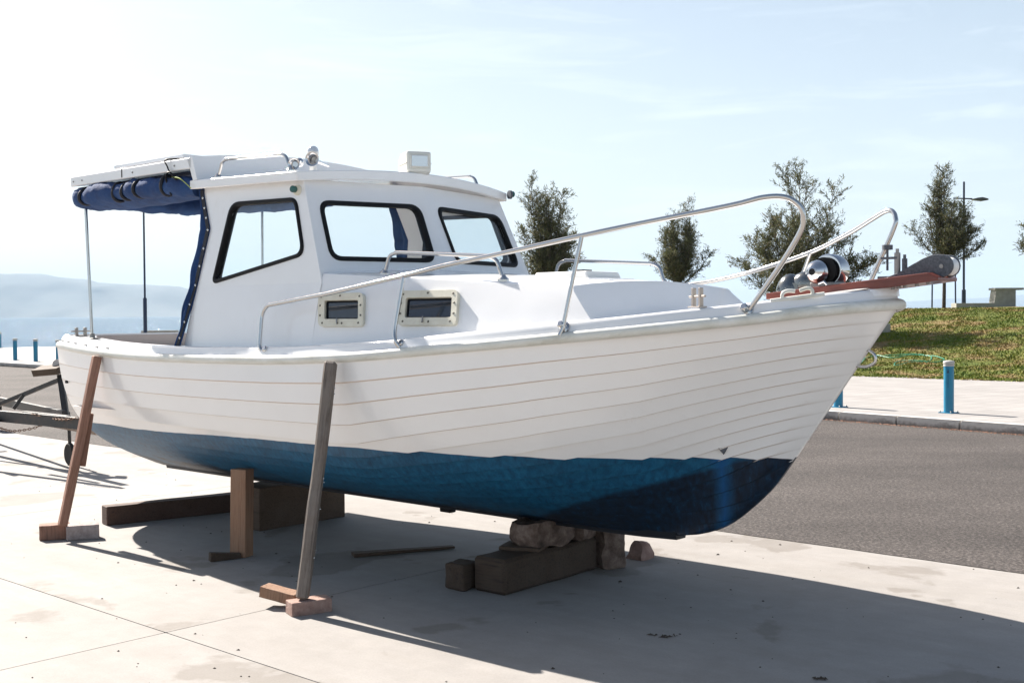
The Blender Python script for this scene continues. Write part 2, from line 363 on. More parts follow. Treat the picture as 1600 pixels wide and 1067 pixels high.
POLE = mat('dark_blue_pole', (.012, .022, .055), .4)
LAMPH = mat('lamp_grey', (.05, .055, .06), .45)
BLUE = mat('bollard_blue', (.008, .13, .25), .35, build=lambda t, b: setc(t, b, ramp(t, noise_(t, 6, 6), [(.3, (.005, .165, .29)), (.75, (.010, .205, .34))])))
CAPG = mat('bollard_cap_grey', (.42, .41, .39), .6)
NAVYP = mat('navy_print', (.008, .02, .06), .5)
HOSE = mat('green_hose', (.03, .32, .20), .35)
TRAIL = mat('dark_trailer_paint', (.018, .019, .02), .5, build=lambda t, b: setc(t, b, ramp(t, noise_(t, 12, 7, .7), [(.45, (.016, .017, .018)), (.75, (.06, .04, .03))])))
RUSTW = wood('trailer_plank', (.14, .10, .075), (.32, .24, .19))
RUST = mat('rusty_chain', (.20, .12, .08), .7, .4)
TYRE = mat('tyre_rubber', (.025, .022, .02), .8)
RIM = mat('rusty_rim', (.12, .07, .05), .7)
def b_sea(t, b):
    tc_ = N(t, 'ShaderNodeTexCoord'); mp_ = N(t, 'ShaderNodeMapping'); mp_.inputs['Scale'].default_value = (1.3, .40, 1); t.links.new(tc_.outputs['Object'], mp_.inputs['Vector'])
    n1 = N(t, 'ShaderNodeTexNoise', Scale=1.1, Detail=5, Roughness=.6, Distortion=.4); t.links.new(mp_.outputs[0], n1.inputs['Vector'])
    n2 = N(t, 'ShaderNodeTexNoise', Scale=.22, Detail=5, Roughness=.6, Distortion=.3); t.links.new(mp_.outputs[0], n2.inputs['Vector'])
    h = mth(t, 'ADD', mth(t, 'MULTIPLY', n1.outputs['Fac'], .75), mth(t, 'MULTIPLY', n2.outputs['Fac'], 1.6)); bump(t, b, h, 1.0, 1.3)
    setc(t, b, ramp(t, n2.outputs['Fac'], [(.35, (.03, .13, .24)), (.65, (.045, .17, .30))]))
SEA = mat('sea_water', (.03, .08, .13), .05, spec=.5, build=b_sea)
HILL = mat('far_hill', (.08, .10, .07), .95, build=lambda t, b: setc(t, b, ramp(t, noise_(t, .004, 8, .65), [(.35, (.03, .05, .05)), (.65, (.09, .10, .09))])))

# ---------------------------------------------------------------- ground, road, pavement
A0 = Vector((1.43, 9.03)); AD = Vector((.737, -.676)).normalized(); AN = Vector((-AD.y, AD.x))     # apron edge: direction and normal away from the camera
def apw(s, n): return A0 + AD*s + AN*n
rzA = math.atan2(AD.y, AD.x)
# rocky base under everything
bd = [(-600, -300), (600, -300), (600, 140), (60, 95), (-5, 72), (-26, 60.3), (-60, 44), (-600, -20)]
mb = MB(); mb.prism(bd, lambda p: (p[0], p[1], -.03), lambda p: (p[0], p[1], -3)); mb.obj('ground', JOINT, smooth=None, kind='structure')
# asphalt sheet
mb = MB(); rp = [apw(-90, 0), apw(90, 0), (75, -30), (40, -40), (24, -8), (11.05, 10.25), (6.84, 15.73), (4.86, 18.18), (-17.30, 40.14), (-45, 66)]
rp = [apw(-80, 0), apw(60, 0), apw(60, 30), (24, -8), (11.05, 10.25), (6.84, 15.73), (4.86, 18.18), (-17.30, 40.14), (-60, 82), (-80, 60)]
V = [Vector((p[0], p[1], -.004)) for p in rp]; tris = tessellate_polygon([V])
me = mesh('asphalt_road', V, tris, ASPH); me_up = me
o = ob('asphalt_road', me, kind='structure')
# force upward normals
def up_normals(me):
    bm = bmesh.new(); bm.from_mesh(me)
    for f in bm.faces:
        f.normal_update()
        if f.normal.z < 0: f.normal_flip()
    bm.to_mesh(me); bm.free()
up_normals(me)
# concrete apron: sub-base plus separate slabs
mb = MB(); q = [apw(-60, -.01), apw(60, -.01), apw(60, -60), apw(-60, -60)]
mb.add([(p.x, p.y, -.02) for p in q], [(0, 3, 2, 1)]); me = mesh('concrete_apron', mb.v, mb.f, JOINT); up_normals(me)
apron = ob('concrete_apron', me, kind='structure')
SL = 4.25; GAP = .0035
# joint position along the edge: through the joint line at world (-0.70, 7.37)
s_j = (Vector((-.70, 7.37))-A0).dot(AD); n_j = (Vector((-1.81, 6.14))-A0).dot(AN)
slab_me = None
def slab_mesh(w_, d_):
    b_ = MB(); b_.box((GAP, GAP, -.1), (w_-GAP, d_-GAP, 0)); me_ = mesh('concrete_slab', b_.v, b_.f, CONC)
    bm = bmesh.new(); bm.from_mesh(me_); bmesh.ops.bevel(bm, geom=[e for e in bm.edges if all(abs(v.co.z) < 1e-4 for v in e.verts)], offset=.006, segments=1); bm.to_mesh(me_); bm.free(); return me_
slab_me = slab_mesh(SL, SL); first_me = slab_mesh(SL, -n_j)
for i in range(-5, 3):
    for j in range(0, 5):
        s0 = s_j + i*SL; n0 = 0 if j == 0 else n_j - (j-1)*SL
        me_ = first_me if j == 0 else slab_me
        p = apw(s0, n0 - (-n_j if j == 0 else SL))
        ob('concrete_slab', me_, apron, (p.x, p.y, 0.0), (0, 0, rzA))
big = MB()
for a_, b_ in (((-60, -.0), (s_j-5*SL, -60)), ((s_j+3*SL, -.0), (60, -60)), ((s_j-5*SL, n_j-4*SL), (s_j+3*SL, -60))):
    c4 = [apw(a_[0], a_[1]), apw(b_[0], a_[1]), apw(b_[0], b_[1]), apw(a_[0], b_[1])]
    big.add([(p.x, p.y, -.001) for p in c4], [(0, 1, 2, 3)])
me = mesh('concrete_surround', big.v, big.f, CONC); up_normals(me); ob('concrete_surround', me, apron, kind='stuff')
# ragged asphalt lip along the apron edge
mb = MB(); n0 = 0
pts = []
for k in range(0, 260):
    s = -12 + k*.1; jit = .012*noise.noise((s*3, 0, 0)) + .02*noise.noise((s*.7, 3, 0)); a = apw(s, -.012+jit*.9 - .006); b_ = apw(s, .03); pts.append((a, b_))
for a, b_ in pts: mb.v += [(a.x, a.y, .004), (b_.x, b_.y, .004)]
mb.f = [(2*k, 2*k+2, 2*k+3, 2*k+1) for k in range(len(pts)-1)]
me = mesh('asphalt_edge', mb.v, mb.f, ASPH); up_normals(me); ob('asphalt_edge', me, bpy.data.objects['asphalt_road'])

# pavement with kerb stones
kl = [Vector(p) for p in ((-60, 82), (-17.35, 40.09), (4.81, 18.13), (6.79, 15.68), (11, 10.2), (24, -8))]
pv = [(24, -8), (11, 10.2), (6.79, 15.68), (4.81, 18.13), (-17.35, 40.09), (-60, 82), (-60, 44)]
pv = [(24.1, -7.9), (11.12, 10.28), (6.91, 15.78), (4.91, 18.23), (-17.27, 40.19), (-40, 62.6), (-59, 46), (-26, 60.2), (-5, 71.9), (60, 94.9), (200, 120), (200, 0)]
# keep the polygon simple: far-left end closes at the quay
pv = [(24.1, -7.9), (11.12, 10.28), (6.91, 15.78), (4.91, 18.23), (-17.27, 40.19), (-34, 56.7), (-26, 60.2), (-5, 71.9), (60, 94.9), (200, 120), (200, 0)]
V = [Vector((p[0], p[1])) for p in pv]
piv = Vector((6.79, 15.68)); ang = math.atan2(-2.45, 1.98)
Mi = Matrix.Rotation(-ang, 2)
Vl = [Mi @ (p-piv) for p in V]; V3 = [Vector((p.x, p.y, 0)) for p in Vl]
me = mesh('pavement', V3, tessellate_polygon([V3]), PAVE); up_normals(me)
pave = ob('pavement', me, None, (piv.x, piv.y, .12), (0, 0, ang), kind='structure')
ks = MB(); ks.box((0.014, -.0, -.14), (.986, .155, .003)); kme = mesh('kerb_stone', ks.v, ks.f, KERB)
bm = bmesh.new(); bm.from_mesh(kme); bmesh.ops.bevel(bm, geom=[e for e in bm.edges if all(v.co.z > -.01 for v in e.verts)], offset=.018, segments=2); bm.to_mesh(kme); bm.free(); kme.shade_smooth(); kme.set_sharp_from_angle(angle=R(30))
for v in kme.vertices: v.co.z += .0
Minv = Matrix.Rotation(-ang, 4, 'Z') @ Matrix.Translation((-piv.x, -piv.y, -.12))
def along_line(pl, step, s0=0):
    out_ = []; acc = -s0
    for a, b_ in zip(pl[:-1], pl[1:]):
        Ls = (b_-a).length; d = (b_-a)/Ls; s = max(0, -acc) if acc < 0 else 0
        s = (step - (acc % step)) % step if acc > 0 else s
        while s < Ls - .02: out_.append((a+d*s, math.atan2(d.y, d.x))); s += step
        acc += Ls
    return out_
for p, an in along_line([Vector((-27, 49.65)), kl[1], kl[2], kl[3], kl[4], Vector((16, 3.2))], 1.0):
    o = ob('kerb_stone', kme, pave); Mw = Matrix.Translation((p.x, p.y, .124)) @ Matrix.Rotation(an, 4, 'Z'); o.matrix_local = Minv @ Mw
# gutter dirt and brown needles swept against the kerb
gm = MB()
for k in range(2600):
    s = random.random()**.8; a = kl[2].lerp(kl[3], random.random()*1.0) if random.random() < .5 else kl[3].lerp(kl[4], random.random())
    if random.random() < .3: a = kl[1].lerp(kl[2], random.random())
    d = Vector((-.74, -.67)); p = a + d*(abs(random.gauss(0, .07))+.01); r = random.uniform(.004, .014); t = random.random()*6.28
    gm.add([(p.x+r*math.cos(t+q), p.y+r*math.sin(t+q), .001 + (r*.6 if q == 0 else 0)) for q in (0, 2.1, 4.2)], [(0, 1, 2)])
gm.obj('gutter_litter', mat('dry_needles', (.26, .12, .07), .9), smooth=None, closed=False, label='reddish dry needles swept against the kerb stones', cat='litter', kind='stuff')

# ---------------------------------------------------------------- grass mound
def mz(x, y):
    s = (x-8.04)*.686 + (y-27.89)*.727
    t = min(max(s/15, 0), 1); h = 1.62*(t*t*(3-2*t))
    lf = min(max((x+9)/9, 0), 1); lf = lf*lf*(3-2*lf)
    far = min(max((y-52-(x-10)*.3)/12, 0), 1); far = 1-far*far*(3-2*far)
    return .118 + h*lf*far + (.05*noise.noise((x*.5, y*.5, 0)) + .02*noise.noise((x*1.7, y*1.7, 4)))*min(max(s*.8, 0), 1)*lf
gv = []; gf = []; nx, ny = 150, 150
for j in range(ny+1):
    for i in range(nx+1):
        s = -.0 + 40*(j/ny)**1.4; l = -32 + 64*i/nx
        x = 8.04 + .727*l + .686*s; y = 27.89 - .686*l + .727*s
        gv.append((x, y, mz(x, y) if s > 0 else .1))
for j in range(ny):
    for i in range(nx):
        a = j*(nx+1)+i; gf.append((a, a+1, a+nx+2, a+nx+1))
me = mesh('grass_mound', gv, gf, SOIL, 180); up_normals(me); ob('grass_mound', me, kind='structure')
# grass blades
K = 150000; bv = np.zeros((K*3, 3)); 
l = rng.uniform(-9, 13, K); s = 14.5*rng.random(K)**1.15 + .03
X = 8.04 + .727*l + .686*s; Y = 27.89 - .686*l + .727*s
hh = rng.uniform(.018, .05, K); ww = rng.uniform(.008, .02, K)*1.5; an = rng.uniform(0, 6.28, K); lx = rng.normal(0, .025, K); ly = rng.normal(0, .025, K)
clump = np.array([noise.noise((float(x)*1.1, float(y)*1.1, 9)) for x, y in zip(X, Y)]); hh *= np.clip(1+clump*.9, .4, 1.7)
Z = np.array([mz(float(x), float(y)) for x, y in zip(X, Y)])
bv[0::3] = np.c_[X-ww*np.cos(an), Y-ww*np.sin(an), Z-.01]; bv[1::3] = np.c_[X+ww*np.cos(an), Y+ww*np.sin(an), Z-.01]; bv[2::3] = np.c_[X+lx, Y+ly, Z+hh]
def fast_mesh(name, verts, nper, mat_):
    me_ = bpy.data.meshes.new(name); n = len(verts); nf = n//nper
    me_.vertices.add(n); me_.vertices.foreach_set('co', verts.astype(np.float32).ravel())
    me_.loops.add(n); me_.loops.foreach_set('vertex_index', np.arange(n, dtype=np.int32))
    me_.polygons.add(nf); me_.polygons.foreach_set('loop_start', np.arange(0, n, nper, dtype=np.int32)); me_.polygons.foreach_set('loop_total', np.full(nf, nper, dtype=np.int32))
    me_.materials.append(mat_); me_.update(); me_.validate(); return me_
ob('grass', fast_mesh('grass', bv, 3, BLADE), label='short green and dry brown grass covering the mound', cat='grass', kind='stuff')

# ---------------------------------------------------------------- sea and hills
mb = MB(); S_ = 16000; mb.add([(-S_, -2000, -1.2), (S_, -2000, -1.2), (S_, S_, -1.2), (-S_, S_, -1.2)], [(0, 1, 2, 3)])
mb.obj('sea', SEA, smooth=None, closed=False, kind='structure')
def hills(name, prof, depth, seed, rough):
    # prof: list of (X, Y, height) along the shore; ridge rises over `depth`
    v = []; f = []; nx_, ny_ = 220, 14; X_ = [p[0] for p in prof]
    for j in range(ny_+1):
        t = j/ny_
        for i in range(nx_+1):
            x = X_[0] + (X_[-1]-X_[0])*i/nx_; y = np.interp(x, X_, [p[1] for p in prof]); h = np.interp(x, X_, [p[2] for p in prof])
            e = math.sin(min(t/.7, 1)*math.pi/2)**1.2 if t <= .7 else math.cos((t-.7)/.3*math.pi/2)
            n = noise.fractal((x*.0016+seed, t*2.2, seed), 1.0, 2.0, 5)
            v.append((x, y + t*depth + 200*n*(t > 0), -1.5 + h*e*(1+rough*n*(.3+t*.3)) ))
    for j in range(ny_):
        for i in range(nx_):
            a = j*(nx_+1)+i; f.append((a, a+1, a+nx_+2, a+nx_+1))
    me_ = mesh(name, v, f, HILL, 180); up_normals(me_); return ob(name, me_, kind='structure')
hills('headland', [(-9000, 5200, 420), (-5200, 6000, 350), (-3700, 6600, 300), (-3000, 7000, 282), (-2760, 7000, 250), (-2450, 7000, 222), (-2250, 7000, 205), (-2080, 7000, 160), (-1900, 7000, 138), (-1500, 7200, 105), (-900, 7400, 60), (-300, 7600, 10), (0, 7700, -5)], 1500, 1.0, .25)
hills('far_hills', [(1200, 13000, 0), (2600, 12500, 40), (3900, 12000, 85), (4400, 12000, 105), (5200, 12000, 150), (7000, 11500, 240), (9000, 10500, 300)], 1600, 5.0, .25)

# ---------------------------------------------------------------- the boat
BO = Vector((.39, 7.18, 0)); BTH = R(41.7)
boat = empty('cabin_boat', BO, -BTH, label='white cabin motorboat with blue antifouled bottom, blocked up on the concrete apron', cat='boat')
def zr(x): return float(pch(np.array(x), [-4.64, -4.2, -3.7, -2.9, -1.6, -.76, 0, .35, .7, 1.03, 1.32, 1.54, 1.75, 2.02], [1.405, 1.380, 1.357, 1.343, 1.352, 1.383, 1.442, 1.472, 1.504, 1.536, 1.568, 1.594, 1.626, 1.66]))
def hb(x): return float(pch(np.array(x), [-4.64, -4, -3, -2, -1, 0, .5, 1, 1.5, 1.8, 1.95, 2.02], [.92, 1.02, 1.14, 1.2, 1.21, 1.13, 1.03, .86, .57, .33, .155, .03]))
ST = ([.36, .383, .407, .462, .606, .74, .867, 1.387, 1.676], [.45, .69, .86, 1.026, 1.226, 1.362, 1.456, 1.82, 2.02])
def tst(z): return float(pch(np.array(z), *ST))
def section(xs, n=44):
    b, zs = hb(xs), zr(xs); zk = .385
    u = (xs+4.62)/6.64
    k1 = np.interp(xs, [-4.62, -1, .6, 1.4, 2.02], [.95, .985, .90, .70, .5]); h1 = np.interp(xs, [-4.62, -1, .6, 1.4, 2.02], [.62, .60, .55, .42, .33])
    k2 = np.interp(xs, [-4.62, -1, .6, 1.4, 2.02], [.66, .74, .58, .30, .2]); h2 = np.interp(xs, [-4.62, -1, .6, 1.4, 2.02], [.24, .17, .22, .33, .33])
    H = zs-zk; P = [(b, zs), (b*k1, zs-h1*H), (b*k2, zk+h2*H), (.035*min(1, b/.1), zk)]
    W = min(max((xs+1.0)/3.02, 0), 1)**2
    out_ = []
    for i in range(n+1):
        s = i/n; c = [(1-s)**3, 3*(1-s)**2*s, 3*(1-s)*s*s, s**3]
        y = sum(c[k]*P[k][0] for k in range(4)); z = sum(c[k]*P[k][1] for k in range(4))
        x = xs - (2.02-tst(z))*W
        out_.append((x, y, z))
    return np.array(out_)
def resample(S, fr):
    d = np.r_[0, np.cumsum(np.linalg.norm(np.diff(S, axis=0), axis=1))]; d /= d[-1]
    return np.array([[np.interp(f, d, S[:, k]) for k in range(3)] for f in fr])
xst = np.concatenate([np.linspace(-4.62, .8, 46), np.linspace(.8, 2.02, 34)[1:]])
secs = [section(x) for x in xst]
NS = 16
fr_skin = np.linspace(0, 1, 33)
for side in (-1,):
    v = []; f = []; nf = len(fr_skin)
    for S in secs:
        for q in resample(S, fr_skin): v.append((q[0], -q[1], q[2]))
    nst = len(secs)
    for i in range(nst-1):
        for j in range(nf-1):
            a = i*nf+j; f.append((a, a+nf, a+nf+1, a+1))
    off = len(v); v += [(x, -y, z) for x, y, z in v]
    f += [tuple(reversed([k+off for k in q])) for q in f]
    # bottom closing strip and transom
    for i in range(nst-1):
        a = i*nf+nf-1; f.append((a, a+nf, a+nf+off, a+off))
    for j in range(nf-1):
        f.append((j, j+1, j+1+off, j+off)); e = (nst-1)*nf+j; f.append((e, e+off, e+1+off, e+1))
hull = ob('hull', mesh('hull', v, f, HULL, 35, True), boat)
# strakes (wedge shaped lapped planks standing 10 mm proud at the lower edge)
gridf = []
for i in range(NS): gridf.append((i/NS, (i+.5)/NS, (i+1)/NS))
for side in (-1, 1):
    for i in range(NS):
        v = []; f = []
        for k, S in enumerate(secs):
            x0 = xst[k]; fade = min(max((2.02-x0)/.22, 0), 1); fade = fade*fade*(3-2*fade)
            st_f = min(max((x0+4.62)/.15, 0), 1)
            o_ = .0125*fade*st_f + .0012
            dd = np.r_[0, np.cumsum(np.linalg.norm(np.diff(S, axis=0), axis=1))]; dd /= dd[-1]; kf_ = float(np.interp(-.868, -S[:, 2], dd)); ks_ = float(np.interp(x0, [-4.6, -.8, .4, 1.1, 2.02], [.265, .265, .40, .505, .75]))
            g0, g1, g2 = [float(np.interp(q_, [0, ks_, 1], [0, kf_, 1])) for q_ in gridf[i]]
            q = resample(S, [g0, g1, g2-.0056, g2])
            tq = resample(S, [max(g0-.01, 0), min(g0+.01, 1), g1-.01, g1+.01, g2-.02, min(g2+.005, 1)])
            nn = []
            for a, b_ in ((0, 1), (2, 3), (4, 5)):
                d = tq[b_]-tq[a]; n_ = np.array([0, -d[2], d[1]]); n_ /= (np.linalg.norm(n_)+1e-9); nn.append(n_)
            w_ = [q[0]+nn[0]*.0012, q[1]+nn[1]*(o_*.5), q[2]+nn[2]*o_, q[3]+nn[2]*.0005]
            for p in w_: v.append((p[0], side*p[1], p[2]))
        for k in range(len(secs)-1):
            for j in range(3):
                a = k*4+j; q4 = (a, a+4, a+5, a+1); f.append(q4 if side < 0 else tuple(reversed(q4)))
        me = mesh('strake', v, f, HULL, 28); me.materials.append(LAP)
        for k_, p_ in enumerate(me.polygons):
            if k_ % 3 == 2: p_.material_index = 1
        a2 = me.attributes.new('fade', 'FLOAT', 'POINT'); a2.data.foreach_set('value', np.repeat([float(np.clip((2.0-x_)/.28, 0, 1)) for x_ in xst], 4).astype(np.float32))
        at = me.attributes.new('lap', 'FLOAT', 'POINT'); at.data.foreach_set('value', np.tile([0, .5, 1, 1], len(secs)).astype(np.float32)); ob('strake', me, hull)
# keel bar
mb = MB(); kp = [(x, .355 + max(0, x-.2)**2*.05) for x in np.linspace(-4.45, .75, 24)]
v = []; f = []
for x, z in kp: v += [(x, -.045, z), (x, .045, z), (x, .06, .42), (x, -.06, .42)]
for i in range(len(kp)-1):
    for j in range(4): a = i*4+j; b_ = i*4+(j+1) % 4; f.append((a, b_, b_+4, a+4))
f += [(0, 3, 2, 1), tuple(len(v)-4+k for k in range(4))]
ob('keel', mesh('keel', v, f, mat('keel_black', (.010, .013, .020), .5), 30, True), boat)
# sheer path (closed loop, starboard stern -> bow -> port stern -> transom)
xp = np.concatenate([np.linspace(-4.56, .8, 40), np.linspace(.8, 1.98, 26)[1:]])
stb = [(x, -hb(x), zr(x)) for x in xp]; nose = [(2.01, -.055, zr(2.0)), (2.03, 0, zr(2.02)), (2.01, .055, zr(2.0))]
path = [(-4.62, -.85, 1.405), (-4.60, -.905, 1.404)] + stb + nose + [(x, -y, z) for x, y, z in reversed(stb)] + [(-4.60, .905, 1.404), (-4.62, .85, 1.405)]
path += [(-4.62, y, 1.405) for y in np.linspace(.75, -.75, 7)]
def sweep_loop(path, prof, name, mt, smooth=40):
    n = len(path); v = []; f = []; m_ = len(prof)
    for i, p in enumerate(path):
        a, b_ = path[i-1], path[(i+1) % n]; d = Vector((b_[0]-a[0], b_[1]-a[1])).normalized(); nn = Vector((d.y, -d.x))
        for o_, z in prof: v.append((p[0]+nn.x*o_, p[1]+nn.y*o_, p[2]+z))
    for i in range(n):
        j = (i+1) % n
        for k in range(m_-1): f.append((i*m_+k, j*m_+k, j*m_+k+1, i*m_+k+1))
    return ob(name, mesh(name, v, f, mt, smooth), boat)
sweep_loop(path, [(-.01, -.004), (.012, -.004), (.024, .004), (.031, .014), (.031, .034), (.022, .046), (.004, .052), (-.02, .052)], 'rub_rail', RUB)
sweep_loop(path, [(.001, .045), (-.006, .056), (-.014, .075), (-.022, .092), (-.032, .101), (-.07, .104), (-.075, .09)], 'gunwale', GEL)
# deck
def strip_grid(name, xs, yfun, zfun, ny_, mt, parent=boat, smooth=40):
    v = []; f = []
    for x in xs:
        y0, y1 = yfun(x)
        for j in range(ny_+1):
            y = y0+(y1-y0)*j/ny_; v.append((x, y, zfun(x, y)))
    for i in range(len(xs)-1):
        for j in range(ny_): a = i*(ny_+1)+j; f.append((a, a+ny_+1, a+ny_+2, a+1))
    me_ = mesh(name, v, f, mt, smooth); up_normals(me_); return ob(name, me_, parent)
strip_grid('foredeck', np.linspace(-2.65, 1.98, 50), lambda x: (-max(hb(x)-.05, .01), max(hb(x)-.05, .01)), lambda x, y: zr(x)+.096+.03*(1-(y/max(hb(x), .1))**2), 8, GEL)
strip_grid('side_deck', np.linspace(-4.6, -2.65, 20), lambda x: (-hb(x)+.05, -hb(x)+.23), lambda x, y: zr(x)+.098, 1, GEL)
strip_grid('side_deck', np.linspace(-4.6, -2.65, 20), lambda x: (hb(x)-.23, hb(x)-.05), lambda x, y: zr(x)+.098, 1, GEL)
strip_grid('stern_deck', [-4.57, -4.3], lambda x: (-hb(x)+.2, hb(x)-.2), lambda x, y: zr(x)+.097, 1, GEL)
# cockpit well
mb = MB(); xs = np.linspace(-4.3, -1.16, 20); v = []; f = []
for sgn in (-1, 1):
    n0 = len(mb.v)
    for x in xs:
        y = sgn*(hb(x)-.23 if x < -2.6 else min(hb(x)-.2, .97)); mb.v += [(x, y, zr(x)+.10), (x, y*.97, .95)]
    for i in range(len(xs)-1): mb.f.append((n0+2*i, n0+2*i+2, n0+2*i+3, n0+2*i+1))
mb.add([(-4.3, -.76, 1.50), (-4.3, .76, 1.50), (-4.3, .74, .95), (-4.3, -.74, .95)], [(0, 1, 2, 3)])
mb.add([(-4.3, -.98, .952), (-1.16, -.98, .952), (-1.16, .98, .952), (-4.3, .98, .952)], [(0, 1, 2, 3)])
mb.obj('cockpit_well', LINER, boat, closed=False, smooth=30)
mb = MB(); mb.box((-3.3, .62, 1.2), (-2.75, .9, 1.45)); mb.box((-4.25, -.7, 1.1), (-3.95, .7, 1.38)); mb.obj('bench_locker', WHITEPL, boat, bevel=.01)

# ---- trunk cabin + lower wheelhouse wall
def zdk(x): return zr(x)+.09
def wb(x): return float(np.interp(x, [-2.65, -2.2, -1.2, -.4, .1, .5, .82], [1.04, 1.075, 1.085, 1.05, .995, .93, .85]))
def topw(x): return float(np.interp(x, [-1.21, .62], [.977, .780]))
def topz(x): return float(np.interp(x, [-1.21, -.46, .136, .62], [1.908, 1.861, 1.822, 1.790]))
v = []; f = []; xs = list(np.linspace(-1.2, .60, 20))
nsec = 0
for x in xs:
    xb = x + max(0, (x-.2)/.4)*.21; a, z0, tw, tz = wb(xb), zdk(xb)-.03, topw(x), topz(x)
    row = [(xb, a, z0)]
    for t in (.25, .5, .75, .93): row.append((xb+(x-xb)*t, a+(tw-a)*t + .006*math.sin(t*math.pi), z0+(tz-.012-z0)*t))
    row += [(x, tw-.006, tz-.004), (x-.004, tw-.022, tz+.004)]
    for q in (.8, .5, .25, 0): row.append((x-.01, (tw-.022)*q, tz+.004+.036*(1-q*q)))
    row2 = [(p[0], -p[1], p[2]) for p in row] + [(p[0], p[1], p[2]) for p in reversed(row[:-1])]
    nsec = len(row2); v += row2
for i in range(len(xs)-1):
    for j in range(nsec-1): a = i*nsec+j; f.append((a, a+nsec, a+nsec+1, a+1))
f.append(tuple(range((len(xs)-1)*nsec, len(xs)*nsec)))
trunk = ob('trunk_cabin', mesh('trunk_cabin', v, f, GEL, 25, True), boat)
def whw(z): return .914+(2.476-z)*.1246 if z > 1.85 else .992+(1.85-z)*.21
AFT = [(-2.64, 1.40), (-2.623, 1.456), (-2.531, 1.85), (-2.44, 2.243), (-2.556, 2.53)]
def aftx(z): return float(np.interp(z, [p[1] for p in AFT], [p[0] for p in AFT]))
def wallmap(sg, off=0): return lambda p: Vector((p[0], sg*(whw(p[1])+off), p[1]))
def solid_poly(name, outer, holes, fmap, th, mt, parent, smooth=30):
    polys = [[Vector((p[0], p[1], 0)) for p in outer]] + [[Vector((p[0], p[1], 0)) for p in h] for h in holes]
    tri = tessellate_polygon(polys); flat = [p for q in polys for p in q]
    v = [fmap(p[:2], 0) for p in flat] + [fmap(p[:2], th) for p in flat]; n = len(flat)
    f = [tuple(t) for t in tri] + [tuple(n+k for k in reversed(t)) for t in tri]; s0 = 0
    for q in polys:
        m_ = len(q)
        for i in range(m_): a, b_ = s0+i, s0+(i+1) % m_; f.append((a, b_, b_+n, a+n))
        s0 += m_
    return ob(name, mesh(name, v, f, mt, smooth, True), parent)
def ring_frame(name, outer, rad, wd, fmap, parent, out_=.014, inn=.045):
    ro = round_poly(outer, rad); ri = round_poly(inset_poly(outer, wd), [max(.012, r-wd*.7) for r in rad]); n = len(ro)
    rm = [((a[0]+b_[0])/2, (a[1]+b_[1])/2) for a, b_ in zip(ro, ri)]
    rq = [(a[0]*.85+b_[0]*.15, a[1]*.85+b_[1]*.15) for a, b_ in zip(ro, ri)]; rp_ = [(a[0]*.15+b_[0]*.85, a[1]*.15+b_[1]*.85) for a, b_ in zip(ro, ri)]
    rings = [[fmap(p, inn) for p in ro], [fmap(p, -.002) for p in ro], [fmap(p, -out_*.8) for p in rq], [fmap(p, -out_) for p in rm], [fmap(p, -out_*.8) for p in rp_], [fmap(p, -.002) for p in ri], [fmap(p, inn) for p in ri]]
    v = [q for r in rings for q in r]; f = []; m_ = len(rings)
    for k in range(m_):
        kk = (k+1) % m_
        for i in range(n): j = (i+1) % n; f.append((k*n+i, k*n+j, kk*n+j, kk*n+i))
    fr = ob(name, mesh(name, v, f, BLACK, 50, True), parent)
    return fr, ri
wheelhouse = None
wh = empty('wheelhouse'); wh.parent = boat
SW = [(-2.212, 2.412), (-1.508, 2.396), (-1.374, 2.040), (-1.42, 1.993), (-2.345, 1.862)]
SW = [(-2.212, 2.412), (-1.508, 2.396), (-1.372, 2.022), (-2.350, 1.860)]
def bil(sg):
    def fm(p, th): return Vector((p[0], sg*(whw(p[1])-th), p[1]))
    return fm
for sg in (-1, 1):
    fm = bil(sg)
    outer = [(-2.531, 1.845), (-2.44, 2.243), (-2.556, 2.535), (-1.46, 2.505), (-1.212, 1.908), (-1.19, 1.845)]
    hole = round_poly(inset_poly(SW, .014), [.075, .06, .07, .05])
    solid_poly('side_wall', outer, [hole], fm, .03, GEL, wh)
    # lower wall
    vv = []; ff = []; xs_ = np.linspace(0, 1, 14)
    for t in xs_:
        for k in range(6):
            z = lambda x: zdk(x)-.03 + (1.849-(zdk(x)-.03))*k/5
            xa = aftx(1.45 + .4*k/5); x = xa + (-1.19-xa)*t; zz = z(x); a = wb(x); y = a + (.9925-a)*k/5 + .004*math.sin(k/5*math.pi)
            vv.append((x, sg*y, zz))
    for i in range(13):
        for k in range(5): a = i*6+k; ff.append((a, a+6, a+7, a+1))
    ob('lower_wall', mesh('lower_wall', vv, ff, GEL, 40), wh)
    fr, ri = ring_frame('window_frame', SW, [.085, .07, .085, .06], .027, fm, wh)
    solid_poly('pane', ri, [], lambda p, th, fm=fm: fm(p, .012+th), .004, GLASS, fr)
def front(sg):
    def fm(p, th):
        y, z = p; ys = whw(max(z, 1.8)); t = y/ys; xc = -1.310+(2.476-z)*.46; xs_ = -1.453+(2.476-z)*.424
        return Vector((xc+(xs_-xc)*t - th, sg*(y-th*.1), z))
    return fm
FW = [(.072, 2.388), (.848, 2.376), (.888, 1.986), (.092, 1.990)]
for sg in (-1, 1):
    fm = front(sg); outer = [(0, 1.86), (whw(1.86)-.002, 1.86), (whw(2.505)-.002, 2.505), (0, 2.515)]
    hole = round_poly(inset_poly(FW, .014), .06)
    solid_poly('windscreen_panel', outer, [hole], fm, .03, GEL, wh)
    fr, ri = ring_frame('window_frame', FW, [.085]*4, .030, fm, wh)
    solid_poly('pane', ri, [], lambda p, th, fm=fm: fm(p, .012+th), .004, GLASS, fr)
